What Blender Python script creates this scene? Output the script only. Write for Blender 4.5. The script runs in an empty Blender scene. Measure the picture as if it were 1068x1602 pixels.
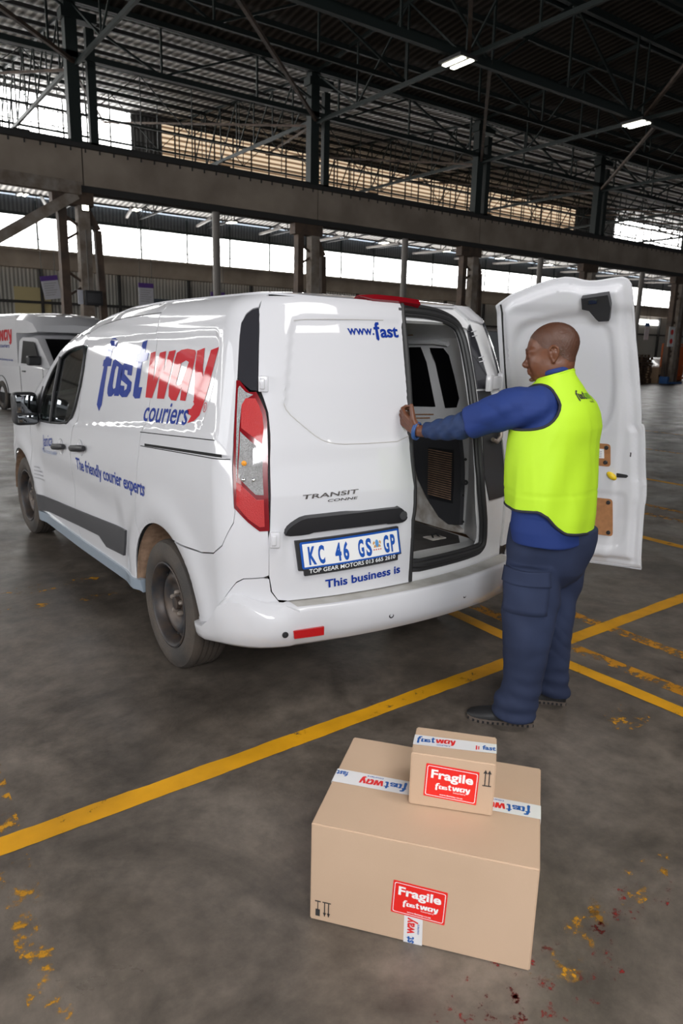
import bpy, bmesh, math, random
import numpy as np
from mathutils import Vector, Matrix
from mathutils.geometry import delaunay_2d_cdt
random.seed(7)
rng = np.random.default_rng(5)
C = bpy.context.scene.collection
SC = bpy.context.scene
PI = math.pi

# ------------------------------------------------------------------ camera, world, lights, exposure
cam_d = bpy.data.cameras.new('camera'); cam = bpy.data.objects.new('camera', cam_d); C.objects.link(cam)
cam.location = (-2.1322, -3.2114, 1.5977)
cam.rotation_euler = (math.radians(76.9348), math.radians(-1.3659), math.radians(-35.3906))
cam_d.sensor_fit = 'VERTICAL'; cam_d.sensor_height = 36.0; cam_d.sensor_width = 24.0
cam_d.lens = 24.9006; cam_d.clip_end = 400
cam_d.dof.use_dof = True; cam_d.dof.focus_distance = 2.9; cam_d.dof.aperture_fstop = 5.0
SC.camera = cam
w = bpy.data.worlds.new('sky'); SC.world = w; w.use_nodes = True
bg = w.node_tree.nodes['Background']; bg.inputs[0].default_value = (0.93, 0.96, 1.0, 1); bg.inputs[1].default_value = 1.0

def area(name, loc, target, sx, sy, power, col=(1, 1, 1)):
    l = bpy.data.lights.new(name, 'AREA'); l.shape = 'RECTANGLE'; l.size = sx; l.size_y = sy; l.energy = power; l.color = col
    o = bpy.data.objects.new(name, l); C.objects.link(o); o.location = loc
    d = Vector(target) - Vector(loc); o.rotation_euler = d.to_track_quat('-Z', 'Y').to_euler()
    return o
area('key_softbox', (0.6, -4.6, 6.2), (0.0, -1.0, 0.8), 2.4, 2.4, 170, (1, 0.97, 0.94))
area('fill_softbox', (-2.5, -4.7, 2.6), (0.1, -0.4, 0.9), 1.5, 1.2, 125, (0.97, 0.98, 1))
area('side_fill', (-9.0, 3.0, 4.5), (-0.9, 1.6, 0.8), 6.0, 3.0, 200, (0.95, 0.97, 1))  # added area lamp inside the hall, fills the van side in place of daylight
SC.view_settings.view_transform = 'Standard'; SC.view_settings.look = 'None'
SC.view_settings.exposure = 0.05; SC.view_settings.gamma = 1.0; SC.view_settings.use_curve_mapping = False

# ------------------------------------------------------------------ materials
def mat(name, col, rough=0.5, metal=0.0, coat=0.0, spec=0.5, emit=None, es=1.0, trans=0.0, nscale=0, namt=0.0, bump=0.0, bscale=60, col2=None, alpha=1.0, sheen=0.0, sss=0.0):
    m = bpy.data.materials.new(name); m.use_nodes = True
    nt = m.node_tree; b = nt.nodes['Principled BSDF']
    b.inputs['Base Color'].default_value = (*col, 1); b.inputs['Roughness'].default_value = rough
    b.inputs['Metallic'].default_value = metal; b.inputs['Coat Weight'].default_value = coat; b.inputs['Coat Roughness'].default_value = 0.04
    b.inputs['Specular IOR Level'].default_value = spec; b.inputs['Transmission Weight'].default_value = trans
    b.inputs['Sheen Weight'].default_value = sheen
    if sss: b.inputs['Subsurface Weight'].default_value = sss; b.inputs['Subsurface Radius'].default_value = (0.01, 0.004, 0.002)
    if emit: b.inputs['Emission Color'].default_value = (*emit, 1); b.inputs['Emission Strength'].default_value = es
    tc = nt.nodes.new('ShaderNodeTexCoord')
    if nscale:
        n = nt.nodes.new('ShaderNodeTexNoise'); n.inputs['Scale'].default_value = nscale; n.inputs['Detail'].default_value = 6
        nt.links.new(tc.outputs['Object'], n.inputs['Vector'])
        r = nt.nodes.new('ShaderNodeValToRGB'); r.color_ramp.elements[0].position = 0.35; r.color_ramp.elements[1].position = 0.65
        c2 = col2 if col2 else tuple(c * (1 - namt) for c in col)
        r.color_ramp.elements[0].color = (*c2, 1); r.color_ramp.elements[1].color = (*col, 1)
        nt.links.new(n.outputs['Fac'], r.inputs[0]); nt.links.new(r.outputs[0], b.inputs['Base Color'])
    if bump:
        n = nt.nodes.new('ShaderNodeTexNoise'); n.inputs['Scale'].default_value = bscale; n.inputs['Detail'].default_value = 4
        nt.links.new(tc.outputs['Object'], n.inputs['Vector'])
        bp = nt.nodes.new('ShaderNodeBump'); bp.inputs['Strength'].default_value = bump; bp.inputs['Distance'].default_value = 0.01
        nt.links.new(n.outputs['Fac'], bp.inputs['Height']); nt.links.new(bp.outputs[0], b.inputs['Normal'])
    return m

M = {}
M['paint'] = mat('white_paint', (0.66, 0.66, 0.69), 0.5, coat=0.9, spec=0.3)
M['paint_in'] = mat('white_inner_paint', (0.82, 0.82, 0.83), 0.42, coat=0.2, nscale=5, namt=0.10)
M['dirty_white'] = mat('scuffed_white', (0.66, 0.64, 0.61), 0.55, nscale=14, col2=(0.38, 0.33, 0.28))
M['crease'] = mat('groove_shade_grey', (0.50, 0.48, 0.46), 0.7)  # grey that draws the faint shade along the door groove
M['ledge'] = mat('scuffed_bumper', (0.50, 0.49, 0.47), 0.6, coat=0.1, nscale=9, col2=(0.38, 0.36, 0.33))
M['black'] = mat('black_plastic', (0.022, 0.022, 0.025), 0.45)
M['gap'] = mat('dark_gap', (0.01, 0.01, 0.01), 0.9)
M['rubber'] = mat('black_rubber', (0.018, 0.018, 0.019), 0.5)
M['grey_plastic'] = mat('grey_plastic', (0.055, 0.055, 0.06), 0.5, bump=0.15, bscale=400)
M['sill'] = mat('sill_strip', (0.30, 0.36, 0.43), 0.28, coat=0.4)
M['trimglass'] = mat('gloss_black_trim', (0.03, 0.03, 0.036), 0.18, coat=0.5)
M['blackglass'] = mat('blanked_glass', (0.004, 0.004, 0.005), 0.35, spec=0.2)
M['glass'] = mat('tinted_glass', (0.55, 0.75, 0.70), 0.02, trans=1.0)
M['glass'].node_tree.nodes['Principled BSDF'].inputs['IOR'].default_value = 1.08
M['glass'].node_tree.nodes['Principled BSDF'].inputs['Coat Weight'].default_value = 1.0
M['red_lens'] = mat('red_lens', (0.46, 0.004, 0.006), 0.3, coat=0.35, bump=0.3, bscale=300)
M['dark_red'] = mat('dark_red_lens', (0.20, 0.003, 0.008), 0.2, coat=0.6)
M['clear_lens'] = mat('clear_lens', (0.42, 0.42, 0.43), 0.2, metal=0.6, coat=1.0, nscale=160, col2=(0.30, 0.30, 0.30), bump=0.5, bscale=400)
M['chrome'] = mat('chrome', (0.7, 0.7, 0.72), 0.15, metal=1.0)
M['amber'] = mat('amber_bulb', (0.9, 0.35, 0.03), 0.3)
M['badge'] = mat('badge_metal', (0.22, 0.20, 0.19), 0.25, metal=0.9)
M['blue'] = mat('blue_vinyl', (0.001, 0.030, 0.28), 0.6, coat=0.6, spec=0.2)
M['red'] = mat('red_vinyl', (0.55, 0.003, 0.014), 0.6, coat=0.6, spec=0.2)
M['lightblue'] = mat('pale_blue_vinyl', (0.25, 0.32, 0.52), 0.4)
M['greytext'] = mat('pale_grey_vinyl', (0.36, 0.36, 0.38), 0.4)
M['plate_white'] = mat('plate_white', (0.85, 0.85, 0.85), 0.35)
M['plate_blue'] = mat('plate_blue', (0.008, 0.085, 0.42), 0.35)
M['white_text'] = mat('white_print', (0.85, 0.85, 0.85), 0.5)
M['tyre'] = mat('tyre_rubber', (0.045, 0.040, 0.037), 0.75, nscale=6, col2=(0.085, 0.068, 0.055), bump=0.3, bscale=120)
M['steel'] = mat('dusty_steel_wheel', (0.035, 0.038, 0.045), 0.45, metal=0.3, nscale=12, col2=(0.09, 0.065, 0.05))
M['rusty'] = mat('dusty_nut', (0.34, 0.29, 0.25), 0.5, metal=0.4)
M['dusty_liner'] = mat('dusty_arch_liner', (0.42, 0.27, 0.18), 0.9, nscale=25, col2=(0.27, 0.17, 0.11))
M['hardboard'] = mat('brown_hardboard', (0.42, 0.19, 0.075), 0.5, nscale=40, namt=0.2)
M['yellow_plastic'] = mat('yellow_plastic', (0.75, 0.52, 0.01), 0.4)
M['floor_mat'] = mat('ribbed_mat', (0.035, 0.032, 0.032), 0.7, nscale=15, col2=(0.055, 0.05, 0.048))
M['seat'] = mat('seat_fabric', (0.05, 0.05, 0.055), 0.9)

# ------------------------------------------------------------------ mesh helpers
def link(name, verts, faces, m, parent=None, smooth=True, sharp=40, mats=None, fm=None):
    me = bpy.data.meshes.new(name); me.from_pydata([tuple(map(float, v)) for v in verts], [], [tuple(map(int, f)) for f in faces])
    me.validate(); me.update()
    if mats:
        for k in mats: me.materials.append(k)
        if fm is not None and len(fm) == len(me.polygons): me.polygons.foreach_set('material_index', list(fm))
    elif m: me.materials.append(m)
    if smooth and len(me.polygons):
        me.polygons.foreach_set('use_smooth', [True] * len(me.polygons))
        if sharp: me.set_sharp_from_angle(angle=math.radians(sharp))
    o = bpy.data.objects.new(name, me); C.objects.link(o)
    if parent: o.parent = parent
    return o
def tag(o, label=None, cat=None, group=None, kind=None):
    if label: o['label'] = label
    if cat: o['category'] = cat
    if group: o['group'] = group
    if kind: o['kind'] = kind
    return o
def empty(name, loc=(0, 0, 0), rz=0.0):
    o = bpy.data.objects.new(name, None); C.objects.link(o); o.location = loc; o.rotation_euler = (0, 0, rz); o.empty_display_size = 0.1
    return o
def thing(name, label, cat, loc=(0, 0, 0), rz=0.0, group=None):
    return tag(empty(name, loc, rz), label, cat, group)
def copy_tree(o, parent=None):
    c = o.copy(); C.objects.link(c); c.parent = parent
    for ch in list(o.children): copy_tree(ch, c)
    return c
class MB:
    """collects simple solids into one mesh"""
    def __init__(s): s.v = []; s.f = []; s.m = []; s.cur = 0
    def add(s, vs, fs):
        n = len(s.v); s.v += [tuple(v) for v in vs]; s.f += [tuple(i + n for i in f) for f in fs]; s.m += [s.cur] * len(fs); return s
    def box(s, x0, x1, y0, y1, z0, z1, T=None, b=0.0):
        if b <= 0:
            vs = [(x, y, z) for z in (z0, z1) for x, y in ((x0, y0), (x1, y0), (x1, y1), (x0, y1))]
            fs = [(0, 3, 2, 1), (4, 5, 6, 7), (0, 1, 5, 4), (1, 2, 6, 5), (2, 3, 7, 6), (3, 0, 4, 7)]
        else:
            bm = bmesh.new(); bmesh.ops.create_cube(bm, size=1)
            for v in bm.verts: v.co = Vector(((x0 + x1) / 2 + v.co.x * (x1 - x0), (y0 + y1) / 2 + v.co.y * (y1 - y0), (z0 + z1) / 2 + v.co.z * (z1 - z0)))
            bmesh.ops.bevel(bm, geom=list(bm.edges), offset=b, segments=3, affect='EDGES', profile=0.5)
            bm.verts.index_update(); vs = [v.co[:] for v in bm.verts]; fs = [[v.index for v in f.verts] for f in bm.faces]; bm.free()
        if T is not None: vs = [tuple(T @ Vector(v)) for v in vs]
        return s.add(vs, fs)
    def tube(s, pts, r, n=8, closed=False, cap=True, flat=None):
        pts = [Vector(p) for p in pts]; N = len(pts); rs = r if isinstance(r, (list, tuple)) else [r] * N
        up = None; rings = []
        for i in range(N):
            if closed: t = (pts[(i + 1) % N] - pts[i - 1])
            else: t = pts[min(i + 1, N - 1)] - pts[max(i - 1, 0)]
            t = t.normalized() if t.length > 1e-9 else Vector((0, 0, 1))
            if up is None:
                up = Vector((0, 0, 1)) if abs(t.z) < 0.9 else Vector((1, 0, 0))
            u = (up - t * up.dot(t)); u = u.normalized() if u.length > 1e-6 else t.orthogonal().normalized(); up = u
            v = t.cross(u)
            rings.append([pts[i] + (u * math.cos(a) * rs[i] * (flat or 1) + v * math.sin(a) * rs[i]) for a in [2 * PI * k / n for k in range(n)]])
        vs = [tuple(p) for g in rings for p in g]; fs = []
        for i in range(N if closed else N - 1):
            j = (i + 1) % N
            for k in range(n): l = (k + 1) % n; fs.append((i * n + k, i * n + l, j * n + l, j * n + k))
        if cap and not closed: fs.append(tuple(range(n))[::-1]); fs.append(tuple((N - 1) * n + k for k in range(n)))
        return s.add(vs, fs)
    def bar(s, a, b, w, h=None):
        """rectangular bar from a to b"""
        a = Vector(a); b = Vector(b); h = h or w; t = (b - a).normalized()
        up = Vector((0, 0, 1)) if abs(t.z) < 0.95 else Vector((0, 1, 0))
        x = t.cross(up).normalized(); y = x.cross(t)
        vs = [tuple(p + x * sx * w / 2 + y * sy * h / 2) for p in (a, b) for sx, sy in ((-1, -1), (1, -1), (1, 1), (-1, 1))]
        return s.add(vs, [(0, 1, 2, 3), (7, 6, 5, 4), (0, 4, 5, 1), (1, 5, 6, 2), (2, 6, 7, 3), (3, 7, 4, 0)])
    def lathe(s, prof, n=32, T=None, a0=0, a1=2 * PI):
        """prof: (r, h) about local x axis at h"""
        full = abs(a1 - a0 - 2 * PI) < 1e-6; k = n if full else n + 1
        vs = [(h, r * math.cos(a0 + (a1 - a0) * i / n), r * math.sin(a0 + (a1 - a0) * i / n)) for r, h in prof for i in range(k)]
        fs = []
        for j in range(len(prof) - 1):
            for i in range(n): l = (i + 1) % k; fs.append((j * k + i, j * k + l, (j + 1) * k + l, (j + 1) * k + i))
        if T is not None: vs = [tuple(T @ Vector(v)) for v in vs]
        return s.add(vs, fs)
    def prism(s, poly, d0, d1, fn):
        """poly of (u,v); fn(u,v,d)->xyz"""
        n = len(poly); vs = [fn(u, v, d0) for u, v in poly] + [fn(u, v, d1) for u, v in poly]
        fs = [tuple(range(n))[::-1], tuple(range(n, 2 * n))] + [(i, (i + 1) % n, n + (i + 1) % n, n + i) for i in range(n)]
        return s.add(vs, fs)
    def grid(s, P, flip=False):
        """P array [i][j] of xyz"""
        a = len(P); b = len(P[0]); vs = [tuple(P[i][j]) for i in range(a) for j in range(b)]
        fs = [(i * b + j, i * b + j + 1, (i + 1) * b + j + 1, (i + 1) * b + j) for i in range(a - 1) for j in range(b - 1)]
        if flip: fs = [f[::-1] for f in fs]
        return s.add(vs, fs)
    def build(s, name, m, parent=None, smooth=True, sharp=35):
        return link(name, s.v, s.f, None if isinstance(m, list) else m, parent, smooth, sharp, mats=m if isinstance(m, list) else None, fm=s.m if isinstance(m, list) else None)

def inside(P, poly):
    x, y = P[:, 0], P[:, 1]; r = np.zeros(len(P), bool); n = len(poly)
    for i in range(n):
        x0, y0 = poly[i]; x1, y1 = poly[(i + 1) % n]
        c = ((y0 > y) != (y1 > y)); 
        with np.errstate(divide='ignore', invalid='ignore'): xi = (x1 - x0) * (y - y0) / (y1 - y0 + 1e-15) + x0
        r ^= c & (x < xi)
    return r
def sdist(P, poly):
    d = np.full(len(P), 1e9); n = len(poly)
    for i in range(n):
        a = np.array(poly[i], float); b = np.array(poly[(i + 1) % n], float); ab = b - a
        t = np.clip(((P - a) @ ab) / max(ab @ ab, 1e-12), 0, 1); d = np.minimum(d, np.linalg.norm(P - a - t[:, None] * ab, axis=1))
    return np.where(inside(P, poly), -d, d)
def smooth_poly(poly, it=1, closed=True):
    p = [np.array(q, float) for q in poly]
    for _ in range(it):
        o = []; n = len(p)
        if closed:
            for i in range(n): a, b = p[i], p[(i + 1) % n]; o += [a * .75 + b * .25, a * .25 + b * .75]
        else:
            o.append(p[0])
            for i in range(n - 1): a, b = p[i], p[i + 1]; o += [a * .75 + b * .25, a * .25 + b * .75]
            o.append(p[-1])
        p = o
    return [tuple(q) for q in p]
def round_poly(poly, r, n=4):
    o = []; k = len(poly)
    for i in range(k):
        a, b, c = (np.array(poly[(i + d) % k], float) for d in (-1, 0, 1)); d1 = (a - b) / np.linalg.norm(a - b); d2 = (c - b) / np.linalg.norm(c - b)
        p, q = b + d1 * r, b + d2 * r
        for t in np.linspace(0, 1, n + 1): o.append(tuple((1 - t) ** 2 * p + 2 * t * (1 - t) * b + t * t * q))
    return o
def resample(poly, step, closed=True):
    o = []; n = len(poly)
    for i in range(n if closed else n - 1):
        a = np.array(poly[i], float); b = np.array(poly[(i + 1) % n], float); k = max(1, int(np.linalg.norm(b - a) / step))
        for j in range(k): o.append(tuple(a + (b - a) * j / k))
    if not closed: o.append(tuple(poly[-1]))
    return o
def cdt(outer, holes=(), step=0.03):
    loops = [resample(outer, step)] + [resample(h, step) for h in holes]
    vs = []; es = []; b = []
    for L in loops:
        n = len(vs); k = len(L); vs += L; es += [(n + i, n + (i + 1) % k) for i in range(k)]
    A = np.array(loops[0]); lo = A.min(0); hi = A.max(0)
    gx = np.arange(lo[0] + step * .5, hi[0], step); gy = np.arange(lo[1] + step * .5, hi[1], step)
    if len(gx) and len(gy):
        G = np.array([(x + (step * .5 if j % 2 else 0), y) for j, y in enumerate(gy) for x in gx])
        keep = sdist(G, loops[0]) < -step * .35
        for L in loops[1:]: keep &= sdist(G, L) > step * .35
        vs += [tuple(q) for q in G[keep]]
    r = delaunay_2d_cdt([Vector(v) for v in vs], es, [], 0, 1e-6)
    V = np.array([v[:] for v in r[0]]); F = [f for f in r[2]]
    c = np.array([V[list(f)].mean(0) for f in F]); k = inside(c, loops[0])
    for L in loops[1:]: k &= ~inside(c, L)
    F = [f for f, q in zip(F, k) if q]
    return V, F
def panel(name, outer, fn, m, parent=None, holes=(), step=0.03, thick=0.012, off=0.0, flip=False, sharp=40):
    """cuts a flat outline (u,v) into small faces and wraps it on the surface fn(U,V)->Nx3, with a turned-in edge"""
    V, F = cdt(outer, holes, step)
    P = fn(V[:, 0], V[:, 1]); e = 1e-3
    n = np.cross(fn(V[:, 0] + e, V[:, 1]) - fn(V[:, 0] - e, V[:, 1]), fn(V[:, 0], V[:, 1] + e) - fn(V[:, 0], V[:, 1] - e))
    n /= np.linalg.norm(n, axis=1)[:, None] + 1e-12
    if flip: n = -n
    P = P + n * off
    ec = {}
    F2 = []
    for f in F:
        a, b, c = f; g = (V[b] - V[a])[0] * (V[c] - V[a])[1] - (V[b] - V[a])[1] * (V[c] - V[a])[0]
        if (g < 0) != flip: f = f[::-1]
        F2.append(tuple(f))
        for i in range(3):
            k = (f[i], f[(i + 1) % 3]); ec[k] = ec.get(k, 0) + 1
    verts = list(P); faces = list(F2)
    if thick:
        mp = {}
        for (a, b) in list(ec):
            if (b, a) in ec: continue
            for q in (a, b):
                if q not in mp: mp[q] = len(verts); verts.append(P[q] - n[q] * thick)
            faces.append((b, a, mp[a], mp[b]))
    return link(name, verts, faces, m, parent, True, sharp)

_tc = {}
def text_polys(s, bold=0.0, res=3):
    """flat triangulated glyphs, (verts Nx2, faces); cap height about 0.73"""
    k = (s, bold, res)
    if k in _tc: return _tc[k]
    cu = bpy.data.curves.new('t', 'FONT'); cu.body = s; cu.size = 1.0; cu.resolution_u = res; cu.offset = bold; cu.fill_mode = 'FRONT'; cu.dimensions = '2D'
    o = bpy.data.objects.new('t', cu); C.objects.link(o)
    dg = bpy.context.evaluated_depsgraph_get(); dg.update(); me = o.evaluated_get(dg).to_mesh()
    V = np.array([v.co[:2] for v in me.vertices]); F = [tuple(p.vertices) for p in me.polygons]
    o.evaluated_get(dg).to_mesh_clear(); bpy.data.objects.remove(o); bpy.data.curves.remove(cu)
    _tc[k] = (V, F); return _tc[k]
def decal_text(name, s, p0, p1, ptop, fn, m, parent, bold=0.0, off=0.0012, caph=None, shear=0.0):
    """text whose baseline runs p0->p1 and whose top (height caph of a unit font) is at ptop above p0"""
    V, F = text_polys(s, bold); x0, x1 = V[:, 0].min(), V[:, 0].max(); h = caph or V[:, 1].max()
    p0 = np.array(p0, float); e1 = np.array(p1, float) - p0; e2 = np.array(ptop, float) - p0
    v = V[:, 1] / h; u = (V[:, 0] - x0) / (x1 - x0) + shear * v
    Q = p0 + u[:, None] * e1 + v[:, None] * e2
    return decal(name, Q, F, fn, m, parent, off)
def decal(name, Q, F, fn, m, parent, off=0.0012):
    P = fn(Q[:, 0], Q[:, 1]); e = 1e-3
    n = np.cross(fn(Q[:, 0] + e, Q[:, 1]) - fn(Q[:, 0] - e, Q[:, 1]), fn(Q[:, 0], Q[:, 1] + e) - fn(Q[:, 0], Q[:, 1] - e))
    n /= np.linalg.norm(n, axis=1)[:, None] + 1e-12
    # outward = away from decal surface, chosen by caller through off sign
    return link(name, P + n * off, F, m, parent, False, 0)
def decal_poly(name, loops, fn, m, parent, off=0.0012, step=0.03):
    """loops: list of (outer, [holes]) in (u,v)"""
    VV = []; FF = []; n = 0
    for outer, holes in loops:
        V, F = cdt(outer, holes, step); VV.append(V); FF += [tuple(i + n for i in f) for f in F]; n += len(V)
    return decal(name, np.concatenate(VV), FF, fn, m, parent, off)

WZ=[0.2,.35,.5,.7,.85,1.0,1.12,1.22,1.35,1.5,1.62,1.70,1.75,1.78,1.80,1.815]
WX=[.86,.872,.885,.895,.9,.895,.885,.868,.84,.805,.775,.748,.715,.685,.64,.56]
_zz=np.linspace(.1,1.815,344); _ww=np.interp(_zz,WZ,WX)
_k=np.ones(13)/13.; _ws=np.convolve(np.pad(_ww,6,mode='edge'),_k,'valid'); _m=_zz>1.74; _ws[_m]=_ww[_m]*.6+_ws[_m]*.4
ZTY=[-1,.5,1.0,1.5,1.9,2.1,2.9,3.0,3.5,3.75,3.88,3.93]
ZTZ=[1.815,1.815,1.80,1.75,1.67,1.60,1.13,1.09,1.0,.93,.78,.6]
def ztop(y): return np.interp(y,ZTY,ZTZ)
def sst(t):
    t=np.clip(t,0,1); return t*t*(3-2*t)
def W(y,z):
    zt=ztop(y)
    t=np.clip((z-(zt-.13))/.13,0,1)
    w=np.interp(np.minimum(z,1.70),_zz,_ws)-.15*(1-np.sqrt(np.clip(1-t*t*.999,0,1)))
    f=np.clip((y-3.1)/.83,0,1)
    return w-0.22*f**2.4
RZ=[.2,.3,.42,.50,.53,.57,.6,.77,1.0,1.2,1.45,1.65,1.78,1.82,1.95]; RY=[.88,.915,.925,.915,.893,.89,.89,.893,.875,.84,.77,.705,.655,.62,.56]
def R0(z): return np.interp(z,RZ,RY)
def R(x,z): return R0(z)-.22*x*x
def S(q,z):
    """left body wrap: q<0 side, 0..1 corner, >1 rear"""
    q=np.asarray(q,float); z=np.asarray(z,float)
    w=W(-.4,z); xb=w-.21; yr=-(R0(z)-.22*xb*xb); ys=yr+.21
    cy=yr+.44*xb*.21
    t=np.clip(q,0,1)
    x=-((1-t)**2*w+2*t*(1-t)*w+t*t*xb); y=(1-t)**2*ys+2*t*(1-t)*cy+t*t*yr
    ysd=ys-np.minimum(q,0)*.3
    xs=-W(ysd,z)
    x=np.where(q<0,xs,x); y=np.where(q<0,ysd,y)
    xr=-(xb-(np.maximum(q,1)-1)*.3)
    x=np.where(q>1,xr,x); y=np.where(q>1,-R(xr,z),y)
    return np.stack([x,y,z+0*x],-1)

# ------------------------------------------------------------------ building materials
def floor_mat():
    m = bpy.data.materials.new('polished_concrete'); m.use_nodes = True; nt = m.node_tree; b = nt.nodes['Principled BSDF']; N = nt.nodes; L = nt.links
    tc = N.new('ShaderNodeTexCoord')
    def noise(s, d=8, r=0.6, dist=0.0):
        n = N.new('ShaderNodeTexNoise'); n.inputs['Scale'].default_value = s; n.inputs['Detail'].default_value = d; n.inputs['Roughness'].default_value = r; n.inputs['Distortion'].default_value = dist
        L.new(tc.outputs['Object'], n.inputs['Vector']); return n
    def ramp(n, a, c0, bpos, c1):
        r = N.new('ShaderNodeValToRGB'); r.color_ramp.elements[0].position = a; r.color_ramp.elements[0].color = (*c0, 1)
        r.color_ramp.elements[1].position = bpos; r.color_ramp.elements[1].color = (*c1, 1); L.new(n.outputs['Fac'], r.inputs[0]); return r
    a = ramp(noise(1.3, 9, 0.68, 0.6), 0.34, (0.072, 0.060, 0.050), 0.66, (0.195, 0.165, 0.138))
    c = ramp(noise(9, 10, 0.7), 0.3, (0.50, 0.50, 0.50), 0.70, (1.30, 1.27, 1.24))
    mx = N.new('ShaderNodeMixRGB'); mx.blend_type = 'MULTIPLY'; mx.inputs[0].default_value = 0.8
    L.new(a.outputs[0], mx.inputs[1]); L.new(c.outputs[0], mx.inputs[2])
    d = ramp(noise(120, 3, 0.6), 0.72, (1, 1, 1), 0.80, (2.0, 1.95, 1.85))
    m2 = N.new('ShaderNodeMixRGB'); m2.blend_type = 'MULTIPLY'; m2.inputs[0].default_value = 1; L.new(mx.outputs[0], m2.inputs[1]); L.new(d.outputs[0], m2.inputs[2])
    L.new(m2.outputs[0], b.inputs['Base Color'])
    r = ramp(noise(2.2, 7, 0.6, 0.4), 0.3, (0.26, 0.26, 0.26), 0.75, (0.55, 0.55, 0.55)); L.new(r.outputs[0], b.inputs['Roughness'])
    bp = N.new('ShaderNodeBump'); bp.inputs['Strength'].default_value = 0.35; bp.inputs['Distance'].default_value = 0.004
    L.new(noise(35, 6).outputs['Fac'], bp.inputs['Height']); L.new(bp.outputs[0], b.inputs['Normal'])
    return m
def worn_mat(name, col, thresh, scale=9, soft=0.06, stretch=(1, 1, 1)):
    m = bpy.data.materials.new(name); m.use_nodes = True; nt = m.node_tree; b = nt.nodes['Principled BSDF']; N = nt.nodes; L = nt.links
    b.inputs['Base Color'].default_value = (*col, 1); b.inputs['Roughness'].default_value = 0.55
    tc = N.new('ShaderNodeTexCoord'); mp = N.new('ShaderNodeMapping'); mp.inputs['Scale'].default_value = stretch; L.new(tc.outputs['Object'], mp.inputs[0])
    n = N.new('ShaderNodeTexNoise'); n.inputs['Scale'].default_value = scale; n.inputs['Detail'].default_value = 9; n.inputs['Roughness'].default_value = 0.72; L.new(mp.outputs[0], n.inputs['Vector'])
    r = N.new('ShaderNodeValToRGB'); r.color_ramp.elements[0].position = thresh; r.color_ramp.elements[0].color = (0, 0, 0, 1)
    r.color_ramp.elements[1].position = thresh + soft; r.color_ramp.elements[1].color = (1, 1, 1, 1); L.new(n.outputs['Fac'], r.inputs[0]); L.new(r.outputs[0], b.inputs['Alpha'])
    n2 = N.new('ShaderNodeTexNoise'); n2.inputs['Scale'].default_value = 4; n2.inputs['Detail'].default_value = 8; L.new(tc.outputs['Object'], n2.inputs['Vector'])
    r2 = N.new('ShaderNodeValToRGB'); r2.color_ramp.elements[0].position = 0.35; r2.color_ramp.elements[0].color = (*[c * 0.74 for c in col], 1); r2.color_ramp.elements[1].position = 0.62; r2.color_ramp.elements[1].color = (*col, 1)
    L.new(n2.outputs['Fac'], r2.inputs[0]); L.new(r2.outputs[0], b.inputs['Base Color'])
    return m
def stripe_mat(name, c0, c1, axis, scale, emit=0.0, rough=0.7):
    m = bpy.data.materials.new(name); m.use_nodes = True; nt = m.node_tree; b = nt.nodes['Principled BSDF']; N = nt.nodes; L = nt.links
    tc = N.new('ShaderNodeTexCoord'); wv = N.new('ShaderNodeTexWave'); wv.bands_direction = axis; wv.inputs['Scale'].default_value = scale; wv.wave_profile = 'SIN'
    L.new(tc.outputs['Object'], wv.inputs['Vector'])
    r = N.new('ShaderNodeValToRGB'); r.color_ramp.elements[0].color = (*c0, 1); r.color_ramp.elements[1].color = (*c1, 1); r.color_ramp.elements[0].position = 0.15; r.color_ramp.elements[1].position = 0.75
    L.new(wv.outputs['Fac'], r.inputs[0]); b.inputs['Roughness'].default_value = rough
    L.new(r.outputs[0], b.inputs['Base Color'])
    if emit: L.new(r.outputs[0], b.inputs['Emission Color']); b.inputs['Emission Strength'].default_value = emit
    else:
        bp = N.new('ShaderNodeBump'); bp.inputs['Strength'].default_value = 0.6; bp.inputs['Distance'].default_value = 0.05; L.new(wv.outputs['Fac'], bp.inputs['Height']); L.new(bp.outputs[0], b.inputs['Normal'])
    return m
M['floor'] = floor_mat()
M['yellow'] = worn_mat('yellow_line_paint', (0.78, 0.37, 0.006), 0.33, 8)
M['yellow_thin'] = worn_mat('worn_yellow_paint', (0.62, 0.27, 0.012), 0.46, 11)
M['yellow_gone'] = worn_mat('flaked_yellow_paint', (0.60, 0.28, 0.012), 0.55, 11)
M['red_gone'] = worn_mat('flaked_red_paint', (0.26, 0.014, 0.012), 0.57, 16)
M['deck'] = stripe_mat('corrugated_roof_sheet', (0.035, 0.028, 0.022), (0.085, 0.069, 0.057), 'X', 1.15)
M['deck_lit'] = stripe_mat('pale_lit_roof_sheet', (0.30, 0.29, 0.28), (0.85, 0.83, 0.80), 'X', 1.15)  # paler copy of the roof sheet, window light put into its colour
M['clad'] = stripe_mat('corrugated_wall_sheet', (0.24, 0.235, 0.22), (0.46, 0.45, 0.42), 'X', 1.6)
M['clad_dark'] = stripe_mat('dark_wall_sheet', (0.055, 0.055, 0.055), (0.11, 0.11, 0.11), 'X', 1.6)
M['louvre'] = stripe_mat('tan_louvre_glow', (0.20, 0.125, 0.07), (0.95, 0.74, 0.52), 'Z', 1.35, emit=0.85)  # daylight through the louvres is put in as glow
M['concrete'] = mat('beam_concrete', (0.40, 0.335, 0.275), 0.85, nscale=0.7, col2=(0.27, 0.22, 0.18))
M['concrete_col'] = mat('column_concrete', (0.34, 0.30, 0.265), 0.85, nscale=3, col2=(0.20, 0.155, 0.12))
M['brown_steel'] = mat('brown_steel', (0.13, 0.085, 0.06), 0.7, nscale=3, col2=(0.07, 0.05, 0.04))
M['green_steel'] = mat('dark_green_steel', (0.012, 0.020, 0.019), 0.6)
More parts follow.
